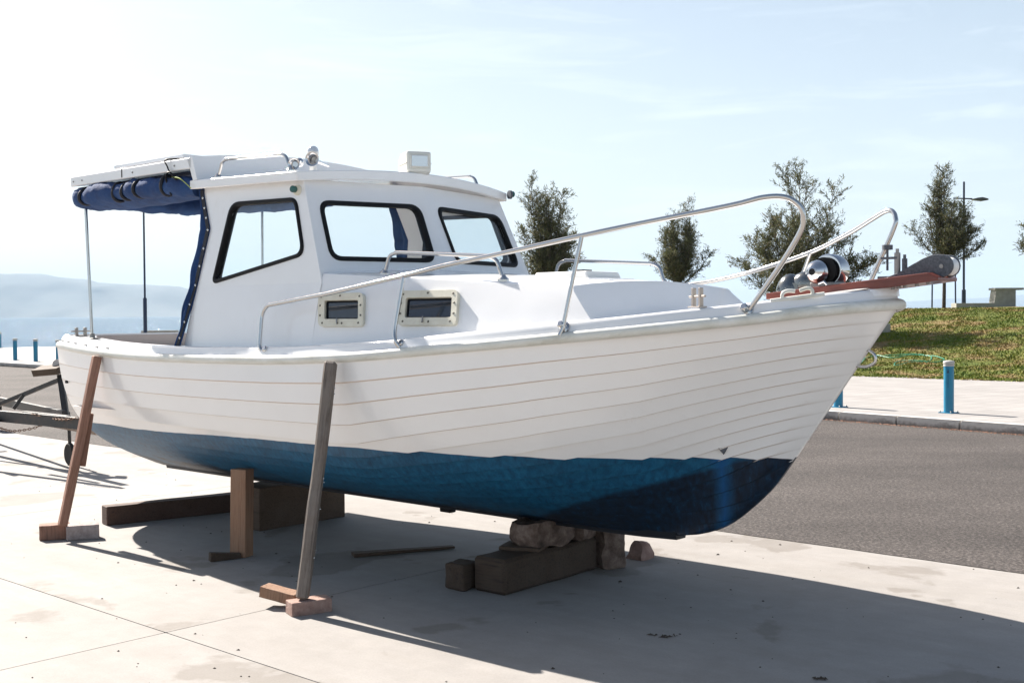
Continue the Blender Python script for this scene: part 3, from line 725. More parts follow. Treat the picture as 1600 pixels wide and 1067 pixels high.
# roof
def roofgrid(name, x0, xf, w_, ztop, th, camber, nx_=16, ny_=18, parent=None, lipr=.0):
    v = []; f = []
    for lay in (0, 1):
        for i in range(nx_+1):
            for j in range(ny_+1):
                q = -1+2*j/ny_; y = q*w_; x = x0+(xf(y)-x0)*i/nx_; v.append((x, y, ztop(x)-lay*th + camber*(1-q*q)*(1 if lay == 0 else .9)))
    o_ = (nx_+1)*(ny_+1); id_ = lambda l, i, j: l*o_+i*(ny_+1)+j
    for i in range(nx_):
        for j in range(ny_):
            f += [(id_(0, i, j), id_(0, i+1, j), id_(0, i+1, j+1), id_(0, i, j+1)), (id_(1, i, j), id_(1, i, j+1), id_(1, i+1, j+1), id_(1, i+1, j))]
    for i in range(nx_): f += [(id_(0, i, 0), id_(1, i, 0), id_(1, i+1, 0), id_(0, i+1, 0)), (id_(0, i, ny_), id_(0, i+1, ny_), id_(1, i+1, ny_), id_(1, i, ny_))]
    for j in range(ny_): f += [(id_(0, 0, j), id_(0, 0, j+1), id_(1, 0, j+1), id_(1, 0, j)), (id_(0, nx_, j), id_(1, nx_, j), id_(1, nx_, j+1), id_(0, nx_, j+1))]
    o2 = ob(name, mesh(name, v, f, GEL, 30, True), parent); bev(o2, .008, 2); return o2
roofgrid('roof', -2.62, lambda y: -1.435+.15*(1-abs(y/.98)**1.6), .979, lambda x: 2.549+(-1.43-x)*.03, .062, .055, parent=wh)
hard = roofgrid('hardtop', -4.262, lambda y: -2.59, .98, lambda x: 2.741, .078, .075, parent=boat)
# fascia closing the front end of the hardtop down onto the roof
v = []; f = []; n_ = 18
for j in range(n_+1):
    q = -1+2*j/n_; y = q*.98; c = .075*(1-q*q); c2 = .05*(1-q*q)
    v += [(-2.585, y, 2.744+c), (-2.527, y*1.0, 2.583+c2), (-2.575, y, 2.578+c2), (-2.640, y, 2.744+c-.01)]
for j in range(n_):
    a = j*4
    for k in range(4): b_ = (k+1) % 4; f.append((a+k, a+4+k, a+4+b_, a+b_))
f += [(0, 1, 2, 3), tuple(n_*4+k for k in (3, 2, 1, 0))]
ob('hardtop_fascia', mesh('hardtop_fascia', v, f, GEL, 30, True), boat)
# screws and a seam on the hardtop edge
scr = MB(); scr.lathe([(.007, 0), (.007, .003), (.003, .005)], 8, Matrix.Rotation(R(90), 4, 'X')); scr_me = mesh('screw', scr.v, scr.f, DULL, 40, True)
for x in (-4.21, -4.08, -3.35, -2.80): ob('screw', scr_me, hard, (x, -.982, 2.70))
mb = MB(); mb.box((-3.502, -.984, 2.675), (-3.494, -.979, 2.738)); mb.obj('seam', mat('seam_dirt', (.05, .04, .035), .8), hard, smooth=None)
# headlining
strip_grid('headlining', np.linspace(-4.22, -2.62, 8), lambda x: (-.95, .95), lambda x, y: 2.650+.05*(1-y*y), 8, CANVAS)
# solar panel
sp = MB(); sp.box((-4.27, -.6, 2.838), (-3.28, .45, 2.866)); sol = sp.obj('solar_panel', mat('panel_frame_alu', (.62, .63, .65), .35, .3), boat, bevel=.004)
sp = MB(); sp.box((-4.24, -.57, 2.8665), (-3.31, .42, 2.868)); sp.obj('cells', DARKGLASS, sol, smooth=None)
for x, y in ((-4.2, -.5), (-3.4, -.5), (-4.2, .35), (-3.4, .35)):
    sp = MB(); sp.box((x, y, 2.77), (x+.03, y+.03, 2.838)); sp.obj('foot', DULL, sol, smooth=None)
# canvas rolls
STRAPS = (-2.95, -3.30, -3.47, -3.60, -4.08)
def roll(pts, r, name, seed):
    P = fillet(pts, .12, 5); Q = []
    for a, b_ in zip(P[:-1], P[1:]):
        n = max(1, int((b_-a).length/.03))
        for k in range(n): Q.append(a.lerp(b_, k/n))
    Q.append(P[-1]); rad = []
    tot = 0
    for i, p in enumerate(Q):
        n = noise.noise(p*4+Vector((seed, 0, 0)))*.22 + noise.noise(p*13+Vector((seed, 3, 0)))*.12
        pin = sum(math.exp(-((p.x-q)/.035)**2) for q in STRAPS) if p.y < -.8 else 0
        rad.append(r*(.62 if p.y > .5 else 1)*(1+n)*(1.06-.26*min(pin, 1)))
    mb_ = MB(); n = 20; mb_.tube(Q, r, n, radii=rad)
    mb_.v = [tuple(Vector(q)+Vector((0, 0, 1))*(.010*noise.noise(Vector(q)*22))+Vector((.012*noise.noise(Vector(q)*9+Vector((5, 5, 5))), 0, .014*noise.noise(Vector(q)*9)))) for q in mb_.v]
    return mb_, Q
mbr, Q = roll([(-2.62, -.90, 2.545), (-2.85, -.93, 2.565), (-3.6, -.94, 2.585), (-4.2, -.93, 2.578), (-4.30, -.80, 2.575), (-4.30, .75, 2.61), (-4.2, .93, 2.625), (-2.7, .93, 2.625)], .072, 'rolled_canvas', 3)
rc = mbr.obj('rolled_canvas', CANVAS, boat, smooth=70)
for x in STRAPS:
    mb = MB(); c = Vector((x, -.938, 2.578)); mb.tube([c+Vector((.004*math.sin(t*3), (.066+.006*math.sin(t*2+x*9))*math.cos(t), (.066+.006*math.sin(t*2+x*9))*math.sin(t))) for t in np.linspace(0, 2*math.pi, 20, endpoint=False)], .0125, 6, closed=True)
    mb.obj('strap', NAVYTRIM, rc, smooth=60)
# sagging second layer below the roll
v = []; f = []
nn_ = 40
for i in range(nn_+1):
    x = -4.15 + 1.5*i/nn_
    for j in range(7):
        t = j/6; v.append((x, -.93+.28*t, 2.545-.055*math.sin(t*math.pi)-.02*noise.noise((x*5, t*3, 1)) - .02*math.sin((x+4.15)/1.5*math.pi)))
for i in range(nn_):
    for j in range(6): a = i*7+j; f.append((a, a+7, a+8, a+1))
ob('sagging_flap', mesh('sagging_flap', v, f, CANVAS, 60), rc)
# side curtain gathered along the aft edge of the wheelhouse
AE = [(-2.556, 2.50), (-2.44, 2.243), (-2.531, 1.85), (-2.623, 1.456)]
def aex(z): return float(np.interp(z, [1.456, 1.85, 2.243, 2.50], [-2.623, -2.531, -2.44, -2.556]))
for sg in (-1, 1):
    v = []; f = []; nz = 50; nx_ = 10
    for i in range(nz+1):
        z = 2.53-(2.53-1.44)*i/nz; xe = aex(z)+.012; wdt = np.interp(z, [1.44, 1.7, 2.2, 2.35, 2.53], [.075, .095, .15, .12, .06]) + .012*math.sin(z*23)
        for j in range(nx_+1):
            t = j/nx_; ypl = whw(z)+.006 - (.0 if t < .25 else .02*math.sin((t-.25)*9+z*6)+.03*(t-.25))
            v.append((xe-wdt*t, sg*ypl, z))
    n0 = len(v); v += [(x, y-sg*.012, z) for x, y, z in v]
    W_ = nx_+1
    for i in range(nz):
        for j in range(nx_):
            a = i*W_+j; f.append((a, a+1, a+W_+1, a+W_)); f.append((a+n0, a+n0+W_, a+n0+W_+1, a+n0+1))
        f.append((i*W_, (i+1)*W_, (i+1)*W_+n0, i*W_+n0)); f.append((i*W_+nx_, i*W_+nx_+n0, (i+1)*W_+nx_+n0, (i+1)*W_+nx_))
    cur = ob('side_curtain', mesh('side_curtain', v, f, CANVAS, 60, True), boat)
    mb = MB(); hw = []
    for i in range(41):
        z = 2.52-(2.52-1.45)*i/40; hw.append((aex(z)+.014, sg*(whw(z)+.008), z))
    for p in hw: mb.v += [(p[0], p[1], p[2]), (p[0]-.036, p[1], p[2]), (p[0]-.036, p[1]+sg*.005, p[2]), (p[0], p[1]+sg*.005, p[2])]
    for i in range(40):
        for k in range(4): b_ = (k+1) % 4; mb.f.append((i*4+k, i*4+b_, i*4+4+b_, i*4+4+k))
    mb.obj('edge_binding', NAVYTRIM, cur, smooth=40)
    st = MB(); st.lathe([(.009, 0), (.009, .003), (.004, .007)], 10, Matrix.Rotation(R(90)*(1 if sg < 0 else -1), 4, 'X')); st_me = mesh('snap_stud', st.v, st.f, CHROME, 40, True)
    for z in (2.46, 2.39, 2.32, 2.235, 2.11, 1.99, 1.86, 1.73, 1.61, 1.50): ob('snap_stud', st_me, cur, (aex(z)+.003, sg*(whw(z)+.013), z))
# canopy poles
for (x0, y0, x1, y1, zt) in ((-4.18, -.86, -4.24, -.87, 2.60), (-4.30, .86, -4.30, .87, 2.62)):
    mb = MB(); mb.tube([(x0, y0, 1.48), (x1, y1, zt)], .0125, 12); pl_ = mb.obj('canopy_pole', STEEL, boat, smooth=60)
    mb = MB(); mb.box((x0-.07, y0-.035, zr(x0)+.098), (x0+.07, y0+.035, zr(x0)+.106)); mb.lathe([(.024, zr(x0)+.1), (.02, zr(x0)+.14)], 12, Matrix.Translation((x0, y0, 0))); mb.obj('pole_foot', DULL, pl_, bevel=.002)

# rails
RB = [(-1.509, -1.17, 1.40), (-1.566, -1.185, 1.452), (-1.583, -1.15, 1.66), (-1.545, -1.14, 1.712), (-.973, -1.13, 1.776), (-.349, -1.09, 1.866), (-.072, -1.05, 1.915), (.283, -1.0, 1.965), (.762, -.9, 2.043), (1.047, -.8, 2.093), (1.485, -.68, 2.16), (1.64, -.63, 2.192), (1.735, -.59, 2.188), (1.79, -.56, 2.145), (1.803, -.548, 2.09), (1.78, -.54, 2.02), (1.664, -.54, 1.853), (1.50, -.55, 1.645)]
def mir(pts, s): return [(x, y*(-s) if s > 0 else y, z) for x, y, z in pts]
def catm(P, n=6):
    P = [Vector(p) for p in P]; o = []
    for i in range(len(P)-1):
        a = P[max(i-1, 0)]; b_ = P[i]; c = P[i+1]; d = P[min(i+2, len(P)-1)]
        for k in range(n):
            t = k/n; o.append(.5*((2*b_)+(-a+c)*t+(2*a-5*b_+4*c-d)*t*t+(-a+3*b_-3*c+d)*t**3))
    o.append(P[-1]); return o
RBP = [(-1.509, 1.17, 1.40), (-1.566, 1.185, 1.452), (-1.583, 1.15, 1.62), (-1.545, 1.14, 1.66), (-.973, 1.10, 1.70), (-.349, 1.03, 1.77), (.125, .93, 1.824), (.40, .88, 1.848), (.66, .83, 1.885), (.95, .77, 1.942), (1.22, .70, 2.005), (1.46, .65, 2.093), (1.60, .62, 2.157), (1.685, .60, 2.194), (1.735, .58, 2.195), (1.768, .555, 2.155), (1.762, .54, 2.09), (1.648, .52, 1.826), (1.583, .50, 1.645)]
for sg in (-1, 1):
    F = lambda pts, sg=sg: [(x, abs(y)*sg, z) for x, y, z in pts]
    RX = RB if sg < 0 else RBP; nb = 11 if sg < 0 else 13
    head = fillet(F(RX[0:5]), [0, .03, .05, .05, .01], 6); mid = catm(F(RX[4:]), 8)
    P = head[:-1] + mid
    mb = MB(); mb.tube(P, .0132, 12); rail = mb.obj('bow_rail', STEEL, boat, smooth=60)
    for st_ in ([(-.316, 1.15, 1.455), (-.340, 1.175, 1.50), (-.36, 1.16, 1.56), (-.352, 1.095, 1.855) if sg < 0 else (-.352, 1.035, 1.76)], [(.689, 1.0, 1.54), (.70, .985, 1.575), (.757, .902, 2.035)] if sg < 0 else [(1.02, .74, 1.62), (1.03, .74, 1.66), (1.06, .735, 1.72), (1.185, .705, 1.99)]):
        mb = MB(); mb.tube(fillet(F(st_), .03, 5), .0115, 12); mb.obj('stanchion', STEEL, rail, smooth=60)
    for c, ax in (((-1.505, 1.155, 1.425), 1), ((-.316, 1.115, 1.475), 1), ((.689, .955, 1.575) if sg < 0 else (1.02, .73, 1.63), 1), ((1.50, .54, 1.655) if sg < 0 else (1.583, .50, 1.66), 1)):
        p = Vector((c[0], c[1]*sg, c[2])); mb = MB(); q_ = Vector((0, sg*.85, .5)).to_track_quat('Z', 'Y').to_matrix().to_4x4()
        mb.lathe([(.033, 0), (.033, .010), (.022, .018), (.019, .045), (.0135, .05)], 16, Matrix.Translation(p) @ q_); mb.obj('flange', STEEL, rail, smooth=40)
    # grab rails on the trunk top and on the wheelhouse roof
    for pts, zt in (([(-.832, .80, 1.895), (-.79, .80, 2.005), (-.72, .80, 2.02), (.01, .79, 1.972), (.07, .785, 1.95), (.112, .78, 1.835)], 0), ([(-2.423, .88, 2.59), (-2.375, .88, 2.70), (-2.32, .88, 2.712), (-1.73, .88, 2.69), (-1.675, .88, 2.675), (-1.62, .88, 2.57)], 1)):
        mb = MB(); mb.tube(catm(F(fillet(pts, .04, 3)), 2), .0115, 10); gr = mb.obj('grab_rail', STEEL, boat, smooth=60)
        for q in (pts[0], pts[-1]):
            z0 = q[2]+(.0 if zt == 0 else .005)
            mb = MB(); mb.lathe([(.034, z0-.012), (.034, z0+.004), (.018, z0+.02), (.0115, z0+.03)], 14, Matrix.Translation((q[0], q[1]*sg, 0))); mb.obj('foot', STEEL, gr, smooth=40)

# portholes
def trunk_pt(x, z, off=0):
    xb = x; a = wb(xb); z0 = zdk(xb)-.03; tw, tz = topw(x), topz(x)-.012; t = (z-z0)/(tz-z0); y = a+(tw-a)*t + .006*math.sin(max(0, min(1, t))*math.pi); return y
for sg in (-1, 1):
    for cx, cz, hw_, hh_ in ((-.972, 1.677, .188, .103), (-.295, 1.681, .215, .107)):
        y0 = trunk_pt(cx, cz); dydz = (trunk_pt(cx, cz+.1)-trunk_pt(cx, cz-.1))/.2; dydx = (trunk_pt(cx+.2, cz)-trunk_pt(cx-.2, cz))/.4
        ex = Vector((1, sg*dydx, 0)).normalized(); ez = Vector((0, sg*dydz, 1)); ez = (ez-ex*ez.dot(ex)).normalized(); en = ex.cross(ez)*(1 if sg < 0 else -1); ez = ez - ex*.25
        if en.y*sg < 0: en = -en
        C0 = Vector((cx, sg*y0, cz))
        fmp = lambda p, th, C0=C0, ex=ex, ez=ez, en=en: C0 + ex*p[0] + ez*p[1] + en*(-th)
        outp = round_poly([(-hw_, hh_), (hw_, hh_), (hw_, -hh_), (-hw_, -hh_)], .035); ip = [(-hw_+.055, hh_-.045), (hw_-.040, hh_-.045), (hw_-.040, -hh_+.045), (-hw_+.055, -hh_+.045)]
        holep = round_poly(ip, .012)
        o_ = solid_poly('porthole', outp, [holep], lambda p, th, fmp=fmp: fmp(p, -.022+th), .03, CREAM, boat, smooth=30); bev(o_, .004, 2)
        solid_poly('dark_pane', round_poly([(p[0]*1.03, p[1]*1.05) for p in ip], .01), [], lambda p, th, fmp=fmp: fmp(p, -.002+th), .002, DARKGLASS, o_)
        mb = MB(); rr = round_poly([(p[0]+.006*(1 if p[0] < 0 else -1), p[1]+.006*(1 if p[1] < 0 else -1)) for p in ip], .012, 3); mb.tube([fmp(p, -.006) for p in rr], .004, 6, closed=True); mb.obj('seal', BLACK, o_, smooth=50)
        q_ = en.to_track_quat('Z', 'Y')
        for px_, pz_ in ((-.85, .78), (0, .83), (.85, .78), (-.9, 0.25), (.9, .25), (-.9, -.35), (.9, -.35), (-.8, -.8), (.8, -.8), (-.12, -.82), (.08, -.82)):
            s_ = MB(); s_.lathe([(.0065, 0), (.0065, .002), (.003, .003)], 8)
            if 'psme' not in globals(): psme = mesh('screw', s_.v, s_.f, mat('screw_dark', (.10, .09, .07), .5, .5), 40, True)
            e = ob('screw', psme, o_); e.location = fmp((px_*hw_, pz_*hh_), -.022); e.rotation_mode = 'QUATERNION'; e.rotation_quaternion = q_
        mb = MB(); mb.tube([fmp((-.02, -hh_*.55), -.03), fmp((-.02, -hh_*.85), -.03)], .004, 6); mb.obj('latch', DULL, o_, smooth=50)

# deck hatch
mb = MB(); mb.prism([(-.20, -.17), (.22, -.17), (.22, .17), (-.20, .17)], lambda p: (p[0]*.93, p[1]*.93, 1.898), lambda p: (p[0], p[1], 1.858)); hat = mb.obj('deck_hatch', WHITEPL, boat, bevel=.01)
mb = MB(); mb.box((-.26, -.23, 1.832), (.28, .23, 1.857)); mb.obj('hatch_base', GEL, hat, bevel=.008)
mb = MB(); mb.box((.03, -.045, 1.898), (.09, .045, 1.912)); mb.obj('latch', BLACK, hat, bevel=.003)
mb = MB(); mb.box((-.33, -.30, 1.822), (.48, .30, 1.838)); mb.obj('hatch_panel', GEL, hat, bevel=.006)

# searchlight
sx, sy = -1.40, -.0
sl = empty('searchlight'); sl.parent = boat
M_ = Matrix.Translation((-1.365, -.03, 2.668)) @ Matrix.Rotation(R(-28), 4, 'Z')
mb = MB(); pr = [(-.125, -.05), (-.135, 0), (-.125, .045), (-.07, .078), (.095, .078), (.10, .06), (.10, -.06), (.06, -.075), (-.09, -.075)]
mb.prism(pr, lambda p: M_ @ Vector((p[0], -.085, p[1])), lambda p: M_ @ Vector((p[0], .085, p[1]))); LHS = mat('off_white_plastic', (.66, .66, .61), .35); mb.obj('lamp_housing', LHS, sl, bevel=.014)
mb = MB(); mb.box((.098, -.066, -.035), (.110, .066, .052), M_); mb.obj('bezel', LHS, sl, bevel=.006)
mb = MB(); mb.box((.1095, -.055, -.026), (.113, .055, .044), M_); lens = mb.obj('reflector', CHROME, sl, smooth=None)
mb = MB(); mb.box((-.10, -.088, -.006), (.095, .088, -.002), M_); mb.obj('housing_seam', mat('seam_grey', (.3, .29, .24), .6), sl, smooth=None)
mb = MB(); mb.lathe([(.075, -.12), (.065, -.10), (.045, -.09), (.045, -.07)], 18, M_); mb.obj('swivel_base', LHS, sl, smooth=40)
# twin horn with a small white lamp
hn = empty('horn'); hn.parent = boat
c = Vector((-1.50, -.80, 2.640))
dv = Vector((.55, -.84, 0)).normalized()
q_ = dv.to_track_quat('Z', 'Y').to_matrix().to_4x4(); mb = MB()
mb.lathe([(.010, -.30), (.013, -.10), (.018, -.02), (.030, .02), (.045, .035), (.046, .04), (.038, .038), (.022, .01), (.015, -.03)], 20, Matrix.Translation(c+Vector((.035, -.02, -.005))) @ q_); mb.obj('trumpet', CHROME, hn, smooth=50)
mb = MB(); mb.lathe([(.008, -.02), (.014, .0), (.030, .03), (.040, .045), (.034, .043), (.018, .02)], 18, Matrix.Translation(c+Vector((-.12, -.04, -.025))) @ q_); mb.obj('trumpet', CHROME, hn, smooth=50)
mb = MB(); mb.lathe([(.001, -.028), (.02, -.024), (.03, -.006), (.03, .006), (.02, .024), (.001, .028)], 18, Matrix.Translation(c+Vector((-.165, .02, .0))) @ q_); mb.obj('diaphragm', CHROME, hn, smooth=50)
mb = MB(); mb.box((-.02, -.014, -.075), (.02, .014, -.005), Matrix.Translation(c)); mb.obj('bracket', WHITEPL, hn, bevel=.004)
mb = MB(); mb.lathe([(.022, -.005), (.034, .02), (.037, .045), (.037, .05)], 20, Matrix.Translation(c)); mb.obj('lamp_base', WHITEPL, hn, smooth=40)
mb = MB(); mb.lathe([(.037, .0505), (.035, .065), (.026, .08), (.012, .088), (.002, .09)], 20, Matrix.Translation(c)); mb.obj('lamp_dome', mat('milky_dome', (.55, .60, .66), .15), hn, smooth=60)
mb = MB(); mb.box((-.10, -.03, -.08), (.10, .03, -.074), Matrix.Translation(c)); mb.obj('base_plate', WHITEPL, hn, smooth=None)
# navigation lights under the roof edge
for sg, c in ((-1, (-1.50, -.925, 2.437)), (1, (-1.40, .975, 2.535))):
    mb = MB(); q_ = Vector((.35, sg, 0)).to_track_quat('Z', 'Y').to_matrix().to_4x4(); mb.lathe([(.032, -.01), (.032, .008), (.024, .012)], 18, Matrix.Translation(c) @ q_); nl = mb.obj('navigation_light', CREAM if sg < 0 else CAST, boat, smooth=40)
    mb = MB(); mb.lathe([(.022, .0), (.022, .03), (.016, .036)], 14, Matrix.Translation(Vector(c)+Vector((-.012, sg*.01, .006))) @ q_); mb.obj('lens', NAVL, nl, smooth=40)

# cleats / bitts
def bitts(x, y, z, rz, s=1.0, mt=DULL):
    M2 = Matrix.Translation((x, y, z)) @ Matrix.Rotation(rz, 4, 'Z'); mb = MB()
    mb.box((-.085*s, -.022, 0), (.085*s, .022, .006), M2); b0 = mb.obj('mooring_bitts', mt, boat, bevel=.002)
    for k in (-.053*s, .053*s):
        mb = MB(); mb.box((k-.012, -.010, .004), (k+.012, .010, .098*s), M2); mb.obj('post', mt, b0, bevel=.003)
    mb = MB(); mb.tube([M2 @ Vector((-.115*s, 0, .055*s)), M2 @ Vector((.115*s, 0, .055*s))], .006, 8); mb.obj('cross_bar', mt, b0, smooth=50)
BITT = mat('bitt_metal', (.42, .37, .33), .35, .85)
bitts(1.25, -.60, zr(1.25)+.115, R(-38), 1, BITT); bitts(1.25, .60, zr(1.25)+.115, R(38), 1, BITT)
bitts(-4.47, -.80, zr(-4.47)+.10, R(90), .7, DULL); bitts(-4.47, .80, zr(-4.47)+.10, R(90), .7, DULL)
# bow chocks
for sg in (-1, 1):
    mb = MB(); A_ = Vector((1.585, .47*sg, zr(1.585)+.103)); B_ = Vector((1.80, .33*sg, zr(1.80)+.103)); d = (B_-A_)
    mb.tube([A_, B_], .010, 8); ch = mb.obj('bow_chock', RUB, boat, smooth=50)
    for t, e in ((.22, .46), (.78, .54)):
        mb = MB(); mb.tube(catm([A_+d*t, A_+d*(t*.97+.015)+Vector((0, 0, .028)), A_+d*(t*.6+e*.4)+Vector((0, 0, .038)), A_+d*e+Vector((0, 0, .032))], 4), .009, 8); mb.obj('horn', RUB, ch, smooth=50)
# mahogany bowsprit plank with bolts
mb = MB(); prf = [(1.362, 1.716), (1.362, 1.748), (2.222, 1.832), (2.272, 1.809), (2.272, 1.793), (2.0, 1.762)]
mb.prism(prf, lambda p: (p[0], -.12, p[1]), lambda p: (p[0], .12, p[1])); plank = mb.obj('bow_plank', MAHOG, boat, bevel=.004)
for x in (2.03, 2.06, 2.09, 2.15, 2.205): 
    mb = MB(); mb.lathe([(.009, -.012), (.009, .0)], 8, Matrix.Translation((x, -.07, 1.764+(x-2.0)*.11))); mb.obj('bolt', DULL, plank, smooth=40)
mb = MB(); mb.lathe([(.09, -.02), (.085, .02), (.06, .05)], 20, Matrix.Translation((1.93, 0, 1.745)) @ Matrix.Diagonal((1.0, 1.4, 1, 1))); mb.obj('stem_cap', GEL, boat, smooth=50)
# windlass
wl = empty('windlass'); wl.parent = boat
def ell(mb_, c, r, n=18, m_=10, zmin=-1):
    v = []; f = []
    for i in range(m_+1):
        a = -math.pi/2+math.pi*i/m_
        for k in range(n): t = 2*math.pi*k/n; v.append((c[0]+r[0]*math.cos(a)*math.cos(t), c[1]+r[1]*math.cos(a)*math.sin(t), c[2]+r[2]*max(math.sin(a), zmin)))
    for i in range(m_):
        for k in range(n): f.append((i*n+k, i*n+(k+1) % n, (i+1)*n+(k+1) % n, (i+1)*n+k))
    mb_.add(v, f)
mb = MB(); ell(mb, (1.440, -.0, 1.745), (.080, .070, .105)); mb.obj('motor_cover', GUN, wl, smooth=70)
mb = MB(); ell(mb, (1.53, 0.0, 1.79), (.085, .055, .07)); mb.box((1.47, -.05, 1.755), (1.62, .05, 1.80)); mb.obj('gearbox', GUN, wl, smooth=50)
MY = lambda c: Matrix.Translation(c) @ Matrix.Rotation(R(90), 4, 'X')
mb = MB(); mb.lathe([(.074, -.035), (.083, -.025), (.083, .05), (.076, .06)], 26, MY((1.655, .045, 1.862))); mb.obj('drum_housing', CHROME, wl, smooth=40)
mb = MB(); mb.lathe([(.070, -.02), (.060, .004), (.070, .018)], 26, MY((1.645, -.02, 1.858))); mb.obj('chain_wheel', BLACK, wl, smooth=40)
mb = MB(); mb.lathe([(.060, .0), (.0625, .02), (.058, .045), (.045, .068), (.028, .082), (.012, .087)], 26, MY((1.625, -.035, 1.852))); mb.obj('drum_cap', CHROME, wl, smooth=70)
mb = MB(); mb.lathe([(.018, .0), (.018, .004)], 8, MY((1.625, -.119, 1.852))); mb.obj('socket', BLACK, wl, smooth=40)
mb = MB(); mb.box((1.58, -.06, 1.762), (1.72, .07, 1.80)); mb.obj('base', DULL, wl, bevel=.006)
mb = MB(); mb.tube([(1.66, -.115, 1.79), (1.69, -.118, 1.80), (1.70, -.11, 1.785)], .007, 8); mb.obj('shackle', CHROME, wl, smooth=40)
# bow roller
br = empty('bow_roller'); br.parent = boat
ck = [(1.945, 1.806), (1.985, 1.816), (2.05, 1.838), (2.17, 1.902), (2.215, 1.918), (2.25, 1.919)] + [(2.262+.054*math.cos(t), 1.864+.054*math.sin(t)) for t in np.linspace(R(80), R(-95), 10)] + [(2.222, 1.832), (2.0, 1.811)]
for sg in (-1, 1):
    mb = MB(); mb.prism(ck, lambda p: (p[0], sg*.034, p[1]), lambda p: (p[0], sg*.052, p[1])); mb.obj('cheek', CAST, br, bevel=.004)
mb = MB(); mb.lathe([(.045, -.032), (.036, -.01), (.036, .01), (.045, .032)], 24, MY((2.270, 0, 1.862))); mb.obj('wheel', WHITEPL, br, smooth=40)
mb = MB(); mb.lathe([(.010, -.056), (.010, .056)], 12, MY((2.262, 0, 1.862))); mb.obj('axle', DULL, br, smooth=40)
mb = MB(); mb.box((1.94, -.05, 1.803), (2.15, .05, 1.822)); mb.obj('base_plate', CAST, br, bevel=.003)
for x, r, h in ((2.035, .015, .105), (2.072, .013, .075)):
    mb = MB(); mb.lathe([(r, 1.83), (r, 1.83+h), (r*.55, 1.832+h), (r*.55, 1.85+h)], 12, Matrix.Translation((x, -.03, 0))); mb.obj('stop_post', DULL if r > .014 else CAST, br, smooth=40)
mb = MB(); mb.box((1.955, -.045, 1.905), (2.04, -.02, 1.916)); mb.lathe([(.006, 1.85), (.006, 1.95), (.026, 1.952), (.026, 1.975)], 12, Matrix.Translation((1.985, -.033, 0))); mb.obj('clamp_screw', CAST, br, smooth=40)
# bow eye
mb = MB(); mb.tube(catm([(1.80, 0, 1.375), (1.86, 0, 1.372), (1.905, 0, 1.395), (1.905, 0, 1.43), (1.87, 0, 1.455), (1.845, 0, 1.45)], 5), .008, 8); mb.obj('bow_eye', STEEL, boat, smooth=60)
# skin fitting low on the bow, transom drain, anodes
def hull_near(x, z):
    best = None
    for S in [section(q) for q in np.linspace(x-.1, x+1.2, 80)]:
        for p in S:
            d = (p[0]-x)**2+(p[2]-z)**2
            if best is None or d < best[0]: best = (d, p)
    return best[1]
hp = hull_near(1.19, .925)
mb = MB(); vv = [(hp[0]-.045, -hp[1]-.012, hp[2]+.015), (hp[0]+.03, -hp[1]+.012, hp[2]+.02), (hp[0]-.0, -hp[1]+.002, hp[2]-.035), (hp[0]-.0, -hp[1]-.045, hp[2]+.0)]
mb.add(vv, [(0, 1, 3), (1, 2, 3), (2, 0, 3), (0, 2, 1)]); mb.obj('skin_fitting', STEEL, boat, bevel=.004)
for x in (-4.52, -4.38, -4.22, -4.0, -3.78, -3.58):
    mb = MB(); mb.box((x-.014, -hb(x)-.002, zr(x)+.062), (x+.014, -hb(x)+.02, zr(x)+.068)); mb.obj('snap_stud', DULL, boat, smooth=None)
mb = MB(); mb.box((-4.0, -.69, .93), (-3.97, -.66, .97)); 
hp = hull_near(-4.52, 1.12)
mb = MB(); mb.lathe([(.013, -.01), (.013, .006)], 10, Matrix.Translation((-4.50, -hb(-4.5)*.97, 1.13)) @ Matrix.Rotation(R(90), 4, 'X')); mb.obj('drain', BLACK, boat, smooth=40)
# loose cable hanging over the hardtop edge
mb = MB(); mb.tube(catm([(-2.80, -.80, 2.765), (-2.878, -.99, 2.752), (-2.868, -.995, 2.70), (-2.808, -1.0, 2.635), (-2.75, -1.0, 2.60), (-2.73, -.98, 2.62)], 5), .0055, 6); cb = mb.obj('cable', BLACK, boat, smooth=60)
mb = MB(); mb.tube(catm([(-2.80, -1.0, 2.62), (-2.70, -1.0, 2.60), (-2.573, -1.0, 2.527)], 5), .004, 6); mb.obj('wire', mat('yellow_green_wire', (.35, .42, .08), .5), cb, smooth=60)
mb = MB(); mb.tube(catm([(-2.86, -.97, 2.50), (-2.88, -1.0, 2.62), (-2.82, -1.01, 2.655), (-2.76, -.99, 2.60)], 5), .007, 6); mb.obj('cord', BLACK, cb, smooth=60)
# interior bulkhead and helm
mb = MB(); mb.box((-1.17, -.97, .955), (-1.15, .97, 1.86)); mb.obj('bulkhead', LINER, boat, smooth=None)

